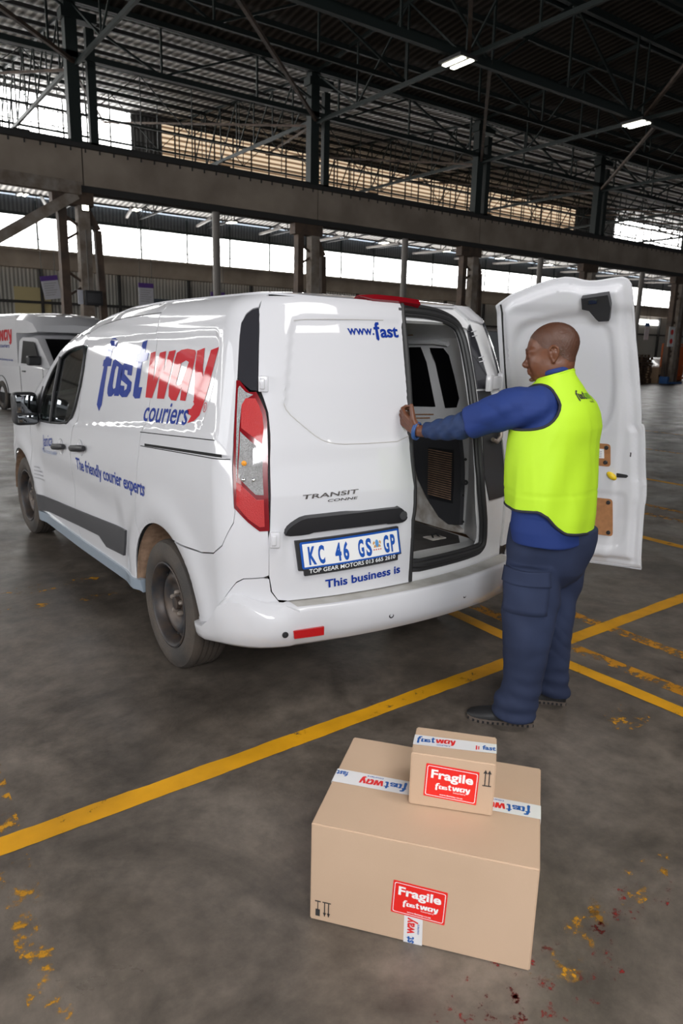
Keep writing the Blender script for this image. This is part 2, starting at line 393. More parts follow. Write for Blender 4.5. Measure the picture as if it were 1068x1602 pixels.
M['grey_steel'] = mat('dark_grey_steel', (0.035, 0.034, 0.034), 0.6)
M['post'] = mat('pale_post_paint', (0.22, 0.20, 0.185), 0.6)
M['window'] = mat('bright_window', (1, 1, 1), 0.5, emit=(1, 0.995, 0.98), es=8.0)
M['roof_slit'] = mat('daylight_slit', (0.6, 0.75, 0.9), 0.5, emit=(0.75, 0.87, 1.0), es=1.1)
M['tube_light'] = mat('tube_light', (1, 1, 1), 0.5, emit=(1.0, 0.97, 0.80), es=9)

def struct(name, mb, m, smooth=False, sharp=35):
    o = mb.build(name, m, None, smooth, sharp); o['kind'] = 'structure'; return o

# ------------------------------------------------------------------ floor and painted lines
XL, XR = -34.0, 96.0
struct('floor', MB().grid([[(x, y, 0) for y in (-26, 0, 38.4)] for x in (XL, 0, XR)]), M['floor'])
def strip(pts, wd, m, z=0.0012):
    """painted line with slightly ragged edges along pts"""
    p = resample(pts, 0.04, False); n = len(p); A = []; B = []; o1 = o2 = 0
    for i, q in enumerate(p):
        a = np.array(p[max(i - 1, 0)]); b = np.array(p[min(i + 1, n - 1)]); t = (b - a) / (np.linalg.norm(b - a) + 1e-9); nn = np.array((-t[1], t[0]))
        o1 = o1 * .7 + random.gauss(0, .0013); o2 = o2 * .7 + random.gauss(0, .0013)
        A.append((*(np.array(q) + nn * (wd / 2 + o1)), z)); B.append((*(np.array(q) - nn * (wd / 2 + o2)), z))
    mb = MB().grid([A, B]); o = mb.build('floor_marking', m, None, False); o['kind'] = 'structure'; return o
strip([(-6, -1.09), (-1.86, -0.976), (-0.84, -0.951), (0.58, -0.918), (1.21, -0.90), (2.45, -0.866), (3.9, -0.84)], 0.092, M['yellow'])
strip([(0.89, 0.9), (0.885, -0.2), (0.872, -1.0), (0.90, -1.72), (0.91, -3.2)], 0.088, M['yellow'], 0.0016)
strip([(1.09, 0.9), (1.085, -0.2), (1.08, -0.9), (1.095, -1.50), (1.10, -1.75)], 0.09, M['yellow_thin'], 0.0008)
strip([(1.51, 0.6), (1.512, -1.5)], 0.09, M['yellow_thin'], 0.0008)
strip([(-1.90, -2.3), (-1.84, -1.3), (-1.80, -0.3), (-1.79, 0.6)], 0.10, M['yellow_gone'], 0.0008)
for x, mm, y0, y1 in ((3.70, 'yellow', -2.0, 1.6), (4.62, 'yellow_thin', -2, 2.5), (5.02, 'yellow_thin', -2, 3.5), (6.57, 'yellow', -2, 5), (9.4, 'yellow_thin', -1, 9), (12.2, 'yellow_thin', 0, 12)):
    strip([(x - .05, y0), (x, y1)], 0.10, M[mm], 0.001)
strip([(-3.2, 3.4), (-2.6, 7.0), (-1.4, 12.0)], 0.12, M['yellow_thin'], 0.001)
def flakes(cx, cy, rx, ry, m, rot=0.0):
    poly = [(cx + rx * math.cos(a + rot) * (1 + .2 * math.sin(3 * a)), cy + ry * math.sin(a)) for a in [2 * PI * i / 20 for i in range(20)]]
    o = MB().add([(*q, 0.0014) for q in poly], [tuple(range(20))]).build('floor_marking', m, None, False); o['kind'] = 'structure'
flakes(-0.80, 1.19, 0.30, 0.05, M['yellow_gone']); flakes(-1.1, 1.55, 0.35, 0.09, M['yellow_gone']); flakes(-1.3, 1.21, 0.2, 0.05, M['yellow_gone'])
flakes(-0.72, -2.30, 0.26, 0.12, M['red_gone']); flakes(-0.95, -2.26, 0.16, 0.10, M['red_gone']); flakes(-0.35, -2.27, 0.22, 0.07, M['red_gone'])
flakes(-0.62, -2.28, 0.2, 0.08, M['yellow_gone']); flakes(-0.28, -2.23, 0.2, 0.06, M['yellow_gone']); flakes(0.62, -1.60, 0.18, 0.09, M['yellow_gone'])

# ------------------------------------------------------------------ walls and windows
SP = 8.31; CX = [4.66 + SP * k for k in range(-5, 12)]; YA = 20.0; YB = 38.0; YC = 32.0
mb = MB()
mb.box(XL, XR, YB, YB + .2, 0, 6.15)
struct('wall_north', mb, M['clad'])
mb = MB(); mb.box(XL, XR, YB, YB + .2, 7.85, 9.0); struct('wall_north_upper', mb, M['clad_dark'])
mb = MB(); mb.box(XL, XR, YB + .05, YB + .1, 6.15, 7.85); struct('window_1', mb, M['window'])
mb = MB()
x = XL
while x < XR: mb.box(x - .04, x + .04, YB - .06, YB + .02, 6.1, 8.6); x += SP / 3
for z in (6.72,): mb.box(XL, XR, YB - .05, YB - .01, z - .02, z + .02)
mb.box(XL, XR, YB - .12, YB, 7.80, 7.95)
struct('window_frame_1', mb, M['green_steel'])
mb = MB(); mb.box(XL, XR, YB - .9, YB - .5, 5.2, 6.02); mb.box(XL, XR, YB - 1.05, YB - .35, 6.02, 6.14); struct('beam_north', mb, M['concrete'])
mb = MB()                                                    # girts on the lower wall
for z in (1.2, 3.55): mb.box(XL, XR, YB - .14, YB - .02, z - .07, z + .07)
x = XL
while x < XR: mb.box(x - .07, x + .07, YB - .22, YB - .02, 0, 5.3); x += SP / 2
struct('wall_girts', mb, M['grey_steel'])
# clerestory over the low roof: bright glazing, tan louvres, bright glazing
X1, X1b, X2, X3 = 10.6, 12.1, 43.5, 48.3
mb = MB(); mb.box(60.5, 65.6, YB - .06, YB - .01, 4.5, 4.95); struct('window_6', mb, M['window'])
mb = MB(); mb.box(XL, X1, YC + .05, YC + .1, 9.6, 11.97); struct('window_2', mb, M['window'])
mb = MB(); mb.box(X3, 88, YC + .05, YC + .1, 9.6, 11.75); struct('window_3', mb, M['window'])
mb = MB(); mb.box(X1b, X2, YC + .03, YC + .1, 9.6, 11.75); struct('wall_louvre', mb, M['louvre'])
mb = MB(); mb.box(X1, X1b, YC, YC + .2, 9.3, 12.1); mb.box(X2, X3, YC, YC + .2, 9.3, 12.1); mb.box(X1b, X2, YC, YC + .2, 11.75, 12.1); mb.box(XL, X1, YC, YC + .2, 11.97, 12.1); mb.box(X3, XR, YC, YC + .2, 11.75, 12.1)
struct('wall_clerestory', mb, M['clad_dark'])
mb = MB()
x = XL
while x < XR: mb.box(x - .03, x + .03, YC - .04, YC + .02, 9.4, 12.1); x += SP / 8
for z in (10.15, 10.75, 11.35): mb.box(XL, XR, YC - .04, YC - .01, z - .02, z + .02)
mb.box(XL, XR, YC - .2, YC + .1, 9.0, 9.6)
struct('window_frame_2', mb, M['grey_steel'])
mb = MB(); mb.box(XL - .2, XL, -26, YB, 0, 4.2); mb.box(XL - .2, XL, -26, YB, 7.6, 12.5); struct('wall_west', mb, M['clad'])
mb = MB(); mb.box(XL - .15, XL - .1, -26, YB, 4.2, 7.6); struct('window_4', mb, M['window'])
mb = MB(); mb.box(XR, XR + .2, -26, YB, 0, 12.5); struct('wall_east', mb, M['clad_dark'])
mb = MB(); mb.box(XL, XR, -26.2, -26, 5.2, 12.5); mb.box(XL, XR, -26.2, -26, 0, 1.5); struct('wall_south', mb, M['clad_dark'])

# ------------------------------------------------------------------ roofs
def slope_sheet(name, y0, z0, y1, z1, m, x0=XL, x1=XR, t=.08):
    mb = MB(); vs = [(x, y, z + d) for d in (0, t) for x, y, z in ((x0, y0, z0), (x1, y0, z0), (x1, y1, z1), (x0, y1, z1))]
    mb.add(vs, [(0, 1, 2, 3), (7, 6, 5, 4), (0, 4, 5, 1), (2, 6, 7, 3), (1, 5, 6, 2), (3, 7, 4, 0)]); return struct(name, mb, m)
slope_sheet('ceiling_main', 0.0, 13.2, 20.6, 11.0, M['deck'])
slope_sheet('ceiling_main_south', -26, 10.6, 0.0, 13.2, M['deck'])
slope_sheet('ceiling_second', 20.2, 10.95, YC + .3, 12.1, M['deck_lit'])
slope_sheet('ceiling_low', YC, 9.45, YB - .25, 8.75, M['deck_lit'])
mb = MB(); mb.box(XL, XR, YB - .3, YB - .02, 8.74, 8.80); struct('window_5', mb, M['roof_slit'])
def lattice(name, a, b, zt0, zt1, zb, n, m, wt=.09, wd=.05, dbl=True):
    """girder from plan point a to b with top chord heights zt0->zt1, bottom chord zb, n panels"""
    mb = MB(); a = Vector((*a, 0)); b = Vector((*b, 0)); T = []; B = []
    for i in range(n + 1):
        p = a.lerp(b, i / n); T.append(Vector((p.x, p.y, zt0 + (zt1 - zt0) * i / n))); B.append(Vector((p.x, p.y, zb)))
    mb.bar(T[0], T[-1], wt, wt * 1.3); mb.bar(B[0], B[-1], wt, wt * 1.3)
    for i in range(n + 1): mb.bar(T[i], B[i], wd)
    for i in range(n):
        if i % 2 == 0 or not dbl: mb.bar(T[i], B[i + 1], wd)
        else: mb.bar(B[i], T[i + 1], wd)
    return struct(name, mb, m)
def zmain(y): return 13.2 - 2.2 * abs(y) / 20.6 - .1 if y >= 0 else 13.2 - 2.6 * abs(y) / 26 - .1
for X in CX:
    if X < -20 or X > 82: continue
    lattice('roof_truss', (X, 20), (X, 0), zmain(20), zmain(0), 9.35, 8, M['green_steel'])
    lattice('roof_truss', (X, 0), (X, -18), zmain(0), zmain(-18), 9.35, 6, M['green_steel'])
    if X > -12: lattice('roof_truss', (X, 20), (X, YC), 10.9, 12.0, 9.45, 8, M['green_steel'], .09, .045, False)
    if X > -12: lattice('roof_truss', (X, YC), (X, YB), 9.35, 8.7, 8.3, 5, M['grey_steel'], .06, .04)
    if X > -12: lattice('roof_truss', (X + SP / 2, YC), (X + SP / 2, YB), 9.35, 8.7, 8.3, 5, M['grey_steel'], .06, .04)
for Y, zb, n, wt in ((12.45, 9.35, 60, .16), (8.0, 9.9, 60, .10), (3.6, 10.0, 60, .10), (16.2, 9.9, 60, .10), (19.9, 9.6, 60, .12), (-1.5, 9.9, 60, .10)):
    lattice('roof_girder', (-16, Y), (-16 + SP * 12, Y), zmain(Y), zmain(Y), zb, n // 2, M['green_steel'], wt, .06)
for Y, zb, zt in ((25.4, 9.6, 11.35), (29.0, 9.8, 11.7)):
    lattice('roof_girder', (-8, Y), (-8 + SP * 10, Y), zt, zt, zb, 40, M['green_steel'], .06, .03)
mb = MB()                                                     # purlins
for y in np.arange(-17, 20, 1.75): mb.box(XL, XR, y - .05, y + .05, zmain(y) - .10, zmain(y) + .05)
struct('roof_purlins', mb, M['green_steel'])
mb = MB()
for y in np.arange(21, YC, 1.35): z = 10.9 + (y - 20) * 1.1 / 12; mb.box(XL, XR, y - .045, y + .045, z - .12, z)
for y in np.arange(YC + .6, YB - .4, 1.2): z = 9.4 - (y - YC) * .11; mb.box(XL, XR, y - .04, y + .04, z - .1, z)
struct('roof_purlins', mb, M['grey_steel'])
mb = MB()                                                     # sloping ties under the second roof
for X in CX:
    if -10 < X < 70:
        mb.bar((X, 20.2, 9.3), (X + SP * .55, 31.6, 11.2), .07); mb.bar((X + SP, 20.2, 9.3), (X + SP * .55, 31.6, 11.2), .07)
        mb.bar((X, 19.9, 9.4), (X - SP * .9, 12.4, 9.4), .10); mb.bar((X + SP, 12.4, 9.45), (X, 4.0, 9.45), .10)
struct('roof_bracing', mb, M['brown_steel'])
mb = MB()
for X in np.arange(-6, 70, SP / 2): mb.bar((X, 32.3, 7.9), (X + 1.6, 37.7, 8.3), .12)
struct('roof_bracing', mb, M['post'])

# ------------------------------------------------------------------ crane beam row
mb = MB()
for k, X in enumerate(CX[:-1]):
    mb.box(X + .02, X + SP - .02, YA - .28, YA + .22, 6.10, 7.10)
struct('beam_main', mb, M['concrete'])
mb = MB(); mb.box(XL + 4, XR - 4, YA - .42, YA + .36, 7.10, 7.22); mb.box(XL + 4, XR - 4, YA - .1, YA + .02, 7.22, 7.36); mb.box(XL + 4, XR - 4, YA - .24, YA + .2, 5.92, 6.10)
for i in range(280): X = XL + 6 + i * .42; mb.box(X - .02, X + .02, YA - .30, YA - .27, 7.0, 7.1)
struct('beam_rail', mb, M['grey_steel'])
for k, X in enumerate(CX):
    if X < -20 or X > 84: continue
    mb = MB(); mb.box(X - .17, X + .17, YA - .17, YA + .17, 0, 5.92)
    struct('column', mb, M['concrete_col'])
    mb = MB(); mb.box(X - .26, X + .08, YA - .16, YA + .16, 7.22, 11.0); mb.box(X + .34, X + .58, YA - .1, YA + .1, 7.22, 10.4); mb.box(X - .35, X + .65, YA - .2, YA + .2, 10.5, 10.75)
    struct('column_upper', mb, M['green_steel'])
    mb = MB(); mb.bar((X - .62, YA, 0), (X - .62, YA, 5.9), .24, .3); mb.bar((X + .55, YA, 0), (X + .42, YA, 4.9), .2); mb.bar((X + .42, YA, 4.9), (X - .1, YA, 5.8), .2)
    for q in range(7): mb.bar((X - .62, YA, .5 + q * .8), (X, YA, .9 + q * .8 if q % 2 else .1 + q * .8), .07)
    mb.box(X - .9, X + .3, YA - .18, YA + .18, 5.55, 5.92)
    struct('column_brace', mb, M['brown_steel'])
    struct('column_post', MB().tube([(X + SP / 2 + .25, YA, 0), (X + SP / 2 + .25, YA, 6.0)], .13, 12), M['post'], True)
mb = MB(); mb.bar((CX[5] - .2, YA - .1, 5.85), (CX[5] - 4.6, YA - .1, 3.0), .26, .3); mb.bar((CX[5] - .1, YA - .2, 6.0), (CX[5] - 7, YA - .6, 6.0), .3, .35)
struct('column_brace', mb, M['concrete_col'])

# outlines on the van body, in metres
DATA = {
'recess': [(1.432,1.589),(0.752,1.618),(0.277,1.636),(-0.34,1.649),(-0.387,1.636),(-0.417,1.59),(-0.438,1.518),(-0.437,1.403),(-0.411,1.291),(-0.376,1.256),(-0.14,1.23),(0.241,1.203),(0.715,1.156),(1.302,1.106),(1.415,1.35)],
'slot': [(0.211,1.11),(-0.637,1.167),(-0.641,1.155),(0.209,1.098)],
'mold': [(2.617,0.419),(1.573,0.505),(0.524,0.594),(0.554,0.515),(0.607,0.428),(0.931,0.399),(1.058,0.441),(1.632,0.393),(2.343,0.331),(2.652,0.278),(2.691,0.333)],
'sd_rear': [(0.35,1.748),(0.315,1.642),(0.259,1.409),(0.242,1.206),(0.285,1.158),(0.302,1.003),(0.348,0.784),(0.473,0.592)],
'trim': [(0.552,1.747),(0.485,1.743),(0.409,1.723),(0.355,1.688),(0.367,1.636),(0.388,1.541),(0.409,1.462),(0.602,1.418),(0.686,1.416),(0.656,1.568),(0.589,1.727)],
'seam_bq': [(-1.251,0.683),(-0.809,0.699),(-0.396,0.715),(-0.004,0.742),(0.231,0.789),(0.453,0.892),(0.477,0.94)],
'seam_b2': [(-0.742,0.381),(-0.354,0.413),(-0.165,0.453),(0.209,0.556),(0.449,0.639),(0.556,0.657),(0.818,0.66)],
'lamp_top': [(0.39,1.457),(0.439,1.458),(0.588,1.413),(0.677,1.414),(0.779,1.349)],
'red1': [(0.551,1.397),(0.673,1.396),(0.727,1.368),(0.774,1.331),(0.803,1.274),(0.796,1.203),(0.621,1.244),(0.521,1.265),(0.504,1.321),(0.496,1.366)],
'clear': [(0.521,1.265),(0.623,1.238),(0.77,1.2),(0.815,1.165),(0.835,1.0),(0.74,1.002),(0.567,1.058),(0.522,1.073),(0.52,1.171),(0.508,1.265)],
'red2': [(0.508,1.065),(0.567,1.056),(0.652,1.03),(0.751,0.998),(0.835,0.998),(0.844,0.872),(0.782,0.87),(0.649,0.904),(0.493,0.961),(0.495,1.065)],
'hinge1': [(0.679,1.478),(0.754,1.477),(0.778,1.418),(0.7,1.417)],
'hinge2': [(0.838,0.856),(0.902,0.853),(0.909,0.799),(0.834,0.796)],
'recess_r': [(-0.027,1.722),(-0.33,1.715),(-0.563,1.705),(-0.586,1.695),(-0.603,1.613),(-0.635,1.379),(-0.622,1.335),(-0.566,1.281),(-0.505,1.227),(-0.454,1.207),(-0.371,1.202),(-0.068,1.206)],
'handlebar': [(-0.678,0.834),(-0.675,0.863),(-0.651,0.888),(-0.612,0.911),(-0.56,0.914),(-0.366,0.921),(-0.175,0.924),(-0.148,0.917),(-0.115,0.877),(-0.121,0.858),(-0.141,0.849),(-0.21,0.85),(-0.225,0.856),(-0.55,0.848),(-0.584,0.835)],
'z_door': [(0.738,1.816),(0.715,1.83),(0.663,1.865),(0.557,1.906),(0.487,1.929),(0.419,1.94),(0.378,1.936),(0.325,1.922),(0.271,1.923),(0.218,1.932),(0.173,1.936),(0.15,1.927),(0.136,1.908),(0.125,1.84),(0.117,1.706),(0.097,1.566),(0.079,1.42),(0.065,1.307),(0.068,1.267),(0.054,1.266),(0.048,1.233),(0.025,1.003),(0.018,0.979),(0.01,0.881),(0.018,0.842),(-0.006,0.516),(0.257,0.51),(0.488,0.517),(0.655,0.527),(0.682,0.746),(0.721,1.272),(0.735,1.47),(0.741,1.69)],
'z_recess': [(0.7,1.227),(0.688,1.47),(0.679,1.624),(0.658,1.699),(0.606,1.743),(0.499,1.766),(0.33,1.791),(0.296,1.774),(0.248,1.743),(0.22,1.705),(0.204,1.635),(0.192,1.489),(0.184,1.373),(0.197,1.294),(0.217,1.244),(0.261,1.198)],
'z_glass': [(0.387,1.749),(0.289,1.757),(0.241,1.726),(0.218,1.634),(0.202,1.489),(0.2,1.36),(0.242,1.303)],
'z_latch': [(0.326,1.848),(0.218,1.86),(0.209,1.808),(0.215,1.747),(0.262,1.743),(0.296,1.788),(0.329,1.794)],
'o_out': [(0.032,1.793),(0.241,1.786),(0.384,1.75),(0.43,1.696),(0.447,1.578),(0.445,1.365),(0.438,1.027),(0.478,0.783),(0.491,0.656),(0.468,0.623),(0.427,0.606),(-0.022,0.61)],
'o_in': [(0.025,1.761),(0.212,1.764),(0.317,1.735),(0.375,1.694),(0.392,1.614),(0.389,1.491),(0.392,1.33),(0.388,1.175),(0.392,0.856),(0.424,0.7),(0.409,0.659),(-0.033,0.652)],
'plateframe': [(-0.636,0.809),(-0.153,0.83),(-0.138,0.709),(-0.624,0.688),(-0.602,0.686),(-0.157,0.708),(-0.156,0.685),(-0.599,0.663)],
'L_f': [(0.985,1.618),(0.925,1.621),(0.891,1.608),(0.906,1.571),(0.96,1.56),(0.967,1.503),(0.94,1.504),(0.938,1.462),(0.996,1.46),(0.982,1.241),(1.019,1.201),(1.074,1.235),(1.062,1.458),(1.085,1.457),(1.086,1.491),(1.06,1.499),(1.047,1.539),(1.031,1.594)],
'L_a': [(0.884,1.504),(0.725,1.471),(0.716,1.308),(0.796,1.304),(0.798,1.317),(0.834,1.298),(0.889,1.294),(0.917,1.31),(0.928,1.34),(0.921,1.433),(0.913,1.492)],
'L_ah': [(0.839,1.467),(0.803,1.463),(0.795,1.348),(0.825,1.34),(0.846,1.353),(0.854,1.444)],
'L_s': [(0.715,1.486),(0.621,1.475),(0.614,1.431),(0.674,1.432),(0.677,1.449),(0.707,1.451),(0.699,1.428),(0.607,1.402),(0.566,1.39),(0.56,1.347),(0.599,1.312),(0.662,1.305),(0.715,1.319),(0.721,1.366),(0.654,1.367),(0.645,1.342),(0.627,1.354),(0.626,1.376),(0.714,1.394),(0.746,1.411),(0.747,1.47)],
'L_t': [(0.427,1.61),(0.502,1.597),(0.507,1.542),(0.534,1.538),(0.534,1.502),(0.507,1.505),(0.493,1.365),(0.5,1.329),(0.462,1.316),(0.403,1.322),(0.396,1.375),(0.406,1.386),(0.445,1.375),(0.455,1.515),(0.392,1.529),(0.386,1.553),(0.435,1.549)],
'L_w': [(0.294,1.557),(0.359,1.547),(0.317,1.328),(0.229,1.33),(0.183,1.45),(0.164,1.333),(0.074,1.338),(0.045,1.568),(0.123,1.56),(0.14,1.461),(0.161,1.561),(0.236,1.551),(0.252,1.413)],
'L_a2': [(-0.019,1.569),(-0.087,1.576),(-0.173,1.571),(-0.188,1.559),(-0.191,1.52),(-0.173,1.346),(-0.114,1.345),(-0.111,1.357),(-0.069,1.339),(-0.012,1.338),(0.027,1.354),(0.046,1.404),(0.038,1.507),(0.026,1.555)],
'L_a2h': [(-0.098,1.524),(-0.132,1.517),(-0.095,1.418),(-0.052,1.407),(-0.032,1.415),(-0.05,1.51)],
'L_y': [(-0.27,1.582),(-0.197,1.569),(-0.207,1.503),(-0.234,1.438),(-0.263,1.353),(-0.256,1.352),(-0.273,1.339),(-0.249,1.317),(-0.21,1.312),(-0.227,1.293),(-0.263,1.287),(-0.235,1.253),(-0.3,1.269),(-0.346,1.297),(-0.367,1.352),(-0.385,1.428),(-0.406,1.588),(-0.336,1.574),(-0.312,1.459),(-0.29,1.5)],
'L_reg': [(-0.377,1.355),(-0.394,1.314),(-0.359,1.332),(-0.412,1.337)],
'L_couriers': [(0.303,1.212),(-0.236,1.244),(0.32,1.285)],
}

# ------------------------------------------------------------------ the van
van = thing('delivery_van', 'white panel van with blue and red courier lettering, rear right door swung open', 'van')
VW = M['paint']
def relief(y, z, full=True):
    """extra outward offset of the side: arch flares, sunken upper panel, belt crease, lower scallop"""
    P = np.stack([y, z], 1); r = np.zeros(len(y))
    d = np.hypot(y, z - .326); r += .020 * np.exp(-((d - .47) / .085) ** 2) * sst((d - .40) / .03) * (z > .2)
    d2 = np.hypot(y - 3.062, z - .31); r += .020 * np.exp(-((d2 - .47) / .085) ** 2) * sst((d2 - .40) / .03)
    r += .006 * np.exp(-((d - .415) / .012) ** 2) + .006 * np.exp(-((d2 - .415) / .012) ** 2)
    if full:
        s = sdist(P, RC); r -= .010 * (1 - sst((s + .008) / .016))
    zb = 1.205 - .094 * np.maximum(y - .24, 0); zb = np.where(y < .24, 1.20 - .065 * (y - .15), zb)
    r += .004 * sst((zb - z) / .030) * np.exp(-np.maximum(zb - z, 0) / .10)
    r -= .014 * np.exp(-((z - .66) / .10) ** 2) * sst((y - .55) / .2) * sst((2.6 - y) / .2)
    return r
RC = smooth_poly([(1.75, 1.570)] + [q for q in DATA['recess'] if q[0] < 1.2] + [(1.75, 1.06)], 1)
def side_fn(sgn=-1, full=True, off=0.0):
    def fn(y, z):
        y = np.asarray(y, float); z = np.asarray(z, float)
        return np.stack([sgn * (W(y, z) + relief(y, z, full) + off), y, z], -1)
    return fn
SL = side_fn(-1); SRt = side_fn(1, False)
def wrap_fn(sgn=-1, off=0.0):
    def fn(q, z):
        q = np.asarray(q, float); z = np.asarray(z, float); e = 1e-3
        P = S(q, z); n = np.cross(S(q + e, z) - S(q - e, z), S(q, z + e) - S(q, z - e)); n /= np.linalg.norm(n, axis=1)[:, None] + 1e-12
        k = sst((.35 - q) / .35) * (q < .35)
        P = P + n * (relief(P[:, 1], z) * k + off)[:, None]
        if sgn > 0: P = P * np.array([-1, 1, 1])
        return P
    return fn
WL = wrap_fn(-1); WR = wrap_fn(1)
def rear_fn(off=0.0, rec=None):
    def fn(x, z):
        x = np.asarray(x, float); z = np.asarray(z, float); r = np.full(x.shape, off)
        if rec is not None: s = sdist(np.stack([x, z], 1), rec); r = r - .009 * (1 - sst((s + .008) / .016))
        r = r - .012 * np.exp(-((z - .795) / .075) ** 2) * sst((x + .70) / .05) * sst((-.10 - x) / .05)
        return np.stack([x, -(R(x, z)) - r, z], -1)
    return fn
def arc(cy, cz, r, a0, a1, n=28): return [(cy + r * math.cos(math.radians(a0 + (a1 - a0) * i / n)), cz + r * math.sin(math.radians(a0 + (a1 - a0) * i / n))) for i in range(n + 1)]
AR, AF = (0.0, .326, .412), (3.062, .31, .412)
FD_F = [(2.69, .290), (2.774, .443), (2.703, .63), (2.655, .809), (2.68, .93), (2.62, 1.02)]
FD_T = [(2.45, 1.175), (2.30, 1.355), (2.15, 1.475), (1.93, 1.58), (1.68, 1.625), (1.443, 1.650)]
FD_R = [(1.443, 1.496), (1.438, 1.30), (1.410, 1.18), (1.42, 1.12), (1.50, 1.04), (1.553, .924), (1.58, .7), (1.578, .534), (1.572, .375), (1.54, .300)]
SD_R = [(.350, 1.748), (.315, 1.642), (.259, 1.409), (.242, 1.206), (.270, 1.158), (.302, 1.003), (.348, .784)]
WIN = [(1.465, 1.57), (1.662, 1.56), (1.895, 1.522), (2.079, 1.437), (2.19, 1.345), (2.33, 1.19), (2.40, 1.03), (2.264, 1.018), (1.641, 1.066), (1.545, 1.115), (1.478, 1.19), (1.435, 1.35)]
def shrink(poly, d):
    c = np.array(poly); n = len(c); o = []
    A = sum(c[i][0] * c[(i + 1) % n][1] - c[(i + 1) % n][0] * c[i][1] for i in range(n)); sg = 1 if A > 0 else -1
    for i in range(n):
        a, b, e = c[i - 1], c[i], c[(i + 1) % n]; t1 = (b - a) / (np.linalg.norm(b - a) + 1e-9); t2 = (e - b) / (np.linalg.norm(e - b) + 1e-9)
        n1 = np.array((-t1[1], t1[0])) * sg; n2 = np.array((-t2[1], t2[0])) * sg; m = n1 + n2; m /= max(np.linalg.norm(m), 1e-6)
        o.append(tuple(b + m * d / max(.5, m @ n1)))
    return o
front_door = FD_F + FD_T + FD_R
slide_door = [(1.443, 1.655), (1.27, 1.700), (.871, 1.733)] + SD_R + arc(*AR, 47, 5, 10) + [(.425, .325), (1.53, .303)] + FD_R[::-1]
fender = [(3.50, .62), (3.47, .40)] + arc(*AF, 12, 172, 28)[0:] + [(2.65, .29), (2.684, .29)] + FD_F[1:] + [(2.70, 1.10), (2.9, 1.095), (3.0, 1.075), (3.5, .985), (3.74, .905), (3.80, .70), (3.72, .62)]
def both(name, poly, holes, step, mt=VW, shr=.0035, full=True, **k):
    o = panel(name, shrink(poly, shr), SL, mt, van, [shrink(h, -shr) if shr else h for h in holes], step, flip=True, **k)
    panel(name, shrink(poly, shr), SRt, mt, van, [shrink(h, -shr) if shr else h for h in holes], .06, flip=False, **k)
    return o
both('front_door', front_door, [WIN], .03)
both('sliding_door', slide_door, [], .013)
both('front_wing', fender, [], .03)
sl = panel('side_glass', shrink(WIN, -.004), side_fn(-1, False, -.010), M['glass'], van, (), .08, thick=.004, flip=True)
panel('side_glass', shrink(WIN, -.004), side_fn(1, False, -.010), M['glass'], van, (), .08, thick=.004)
MB().tube([tuple(SL(np.array([a]), np.array([b]))[0] + np.array((-.001, 0, 0))) for a, b in ((2.00, 1.49), (2.02, 1.25), (2.05, 1.03))], .013, 8).build('quarterlight_bar', M['black'], van)
MB().tube([tuple(side_fn(-1, False)(np.array([a]), np.array([b]))[0]) for a, b in smooth_poly(WIN, 1)], .008, 6, closed=True).build('window_seal', M['black'], van)
# rear quarter (side, corner) and the seams that meet it
BQ = [(.60, .96), (.477, .94), (.453, .892), (.231, .789), (-.004, .742), (-.396, .715), (-.809, .699)]
def qy(y, z):                                                # side point (y,z) -> wrap coordinate
    w = W(-.4, z); xb = w - .21; ys = -(R0(z) - .22 * xb * xb) + .21
    return ((ys - y) / .3, z)
TR = [(.56, 1.75), (.485, 1.743), (.409, 1.723), (.355, 1.688), (.367, 1.636), (.388, 1.541), (.40, 1.462)]
DL = [(.40, 1.806), (.575, 1.75), (.655, 1.60), (.681, 1.448)]
LO = [(.396, 1.458), (.43, 1.17), (.462, .956)]
quarter = [qy(a, b) for a, b in [(.345, 1.810)] + [(.345, 1.748)] + SD_R[1:]] + [qy(*p) for p in arc(*AR, 47, 113, 16)] + BQ[::-1][1:-1] + [(.477, .95)] + LO[::-1] + TR[::-1] + [(.50, 1.81)]
panel('rear_quarter', shrink(quarter, .0035), WL, VW, van, (), .015)
panel('rear_quarter', quarter, WR, VW, van, (), .06, flip=True)
# lower quarter between wheel arch, bumper seam and lamp
BS = [(-.742, .381), (-.354, .413), (-.165, .453), (.209, .556), (.449, .639), (.556, .657), (.80, .662)]
lowq = [qy(*p) for p in arc(*AR, 115, 173, 18)] + BS + [(.86, .67), (.872, .80), (.872, .866), (.79, .87), (.649, .905), (.469, .958)] + [(.477, .94)] + BQ[2:-1]
panel('lower_quarter', shrink(lowq, .0025), WL, VW, van, (), .03)
panel('lower_quarter', lowq, WR, VW, van, (), .08, flip=True)
# black corner trim and tail lamp
trim = TR + [(.40, 1.462), (.602, 1.42), (.686, 1.418), (.672, 1.50), (.655, 1.58), (.60, 1.727)]
panel('corner_trim', shrink(trim, .002), WL, M['trimglass'], van, (), .05)
panel('corner_trim', shrink(trim, .002), WR, M['trimglass'], van, (), .08, flip=True)
lamp = [(.390, 1.457), (.439, 1.458), (.588, 1.413), (.677, 1.414), (.73, 1.385), (.80, 1.34), (.826, 1.30), (.865, 1.158), (.885, .861), (.781, .860), (.649, .897), (.469, .954), (.446, 1.17)]
base = panel('tail_lamp', lamp, WL, M['dark_red'], van, (), .05, off=.003, thick=.03)
for nm, key, mt, of in (('red_lens', 'red1', 'red_lens', .006), ('clear_lens', 'clear', 'clear_lens', .005), ('red_lens', 'red2', 'red_lens', .006)):
    panel(nm, shrink(DATA[key], .008), WL, M[mt], base, (), .04, off=of, thick=.004)
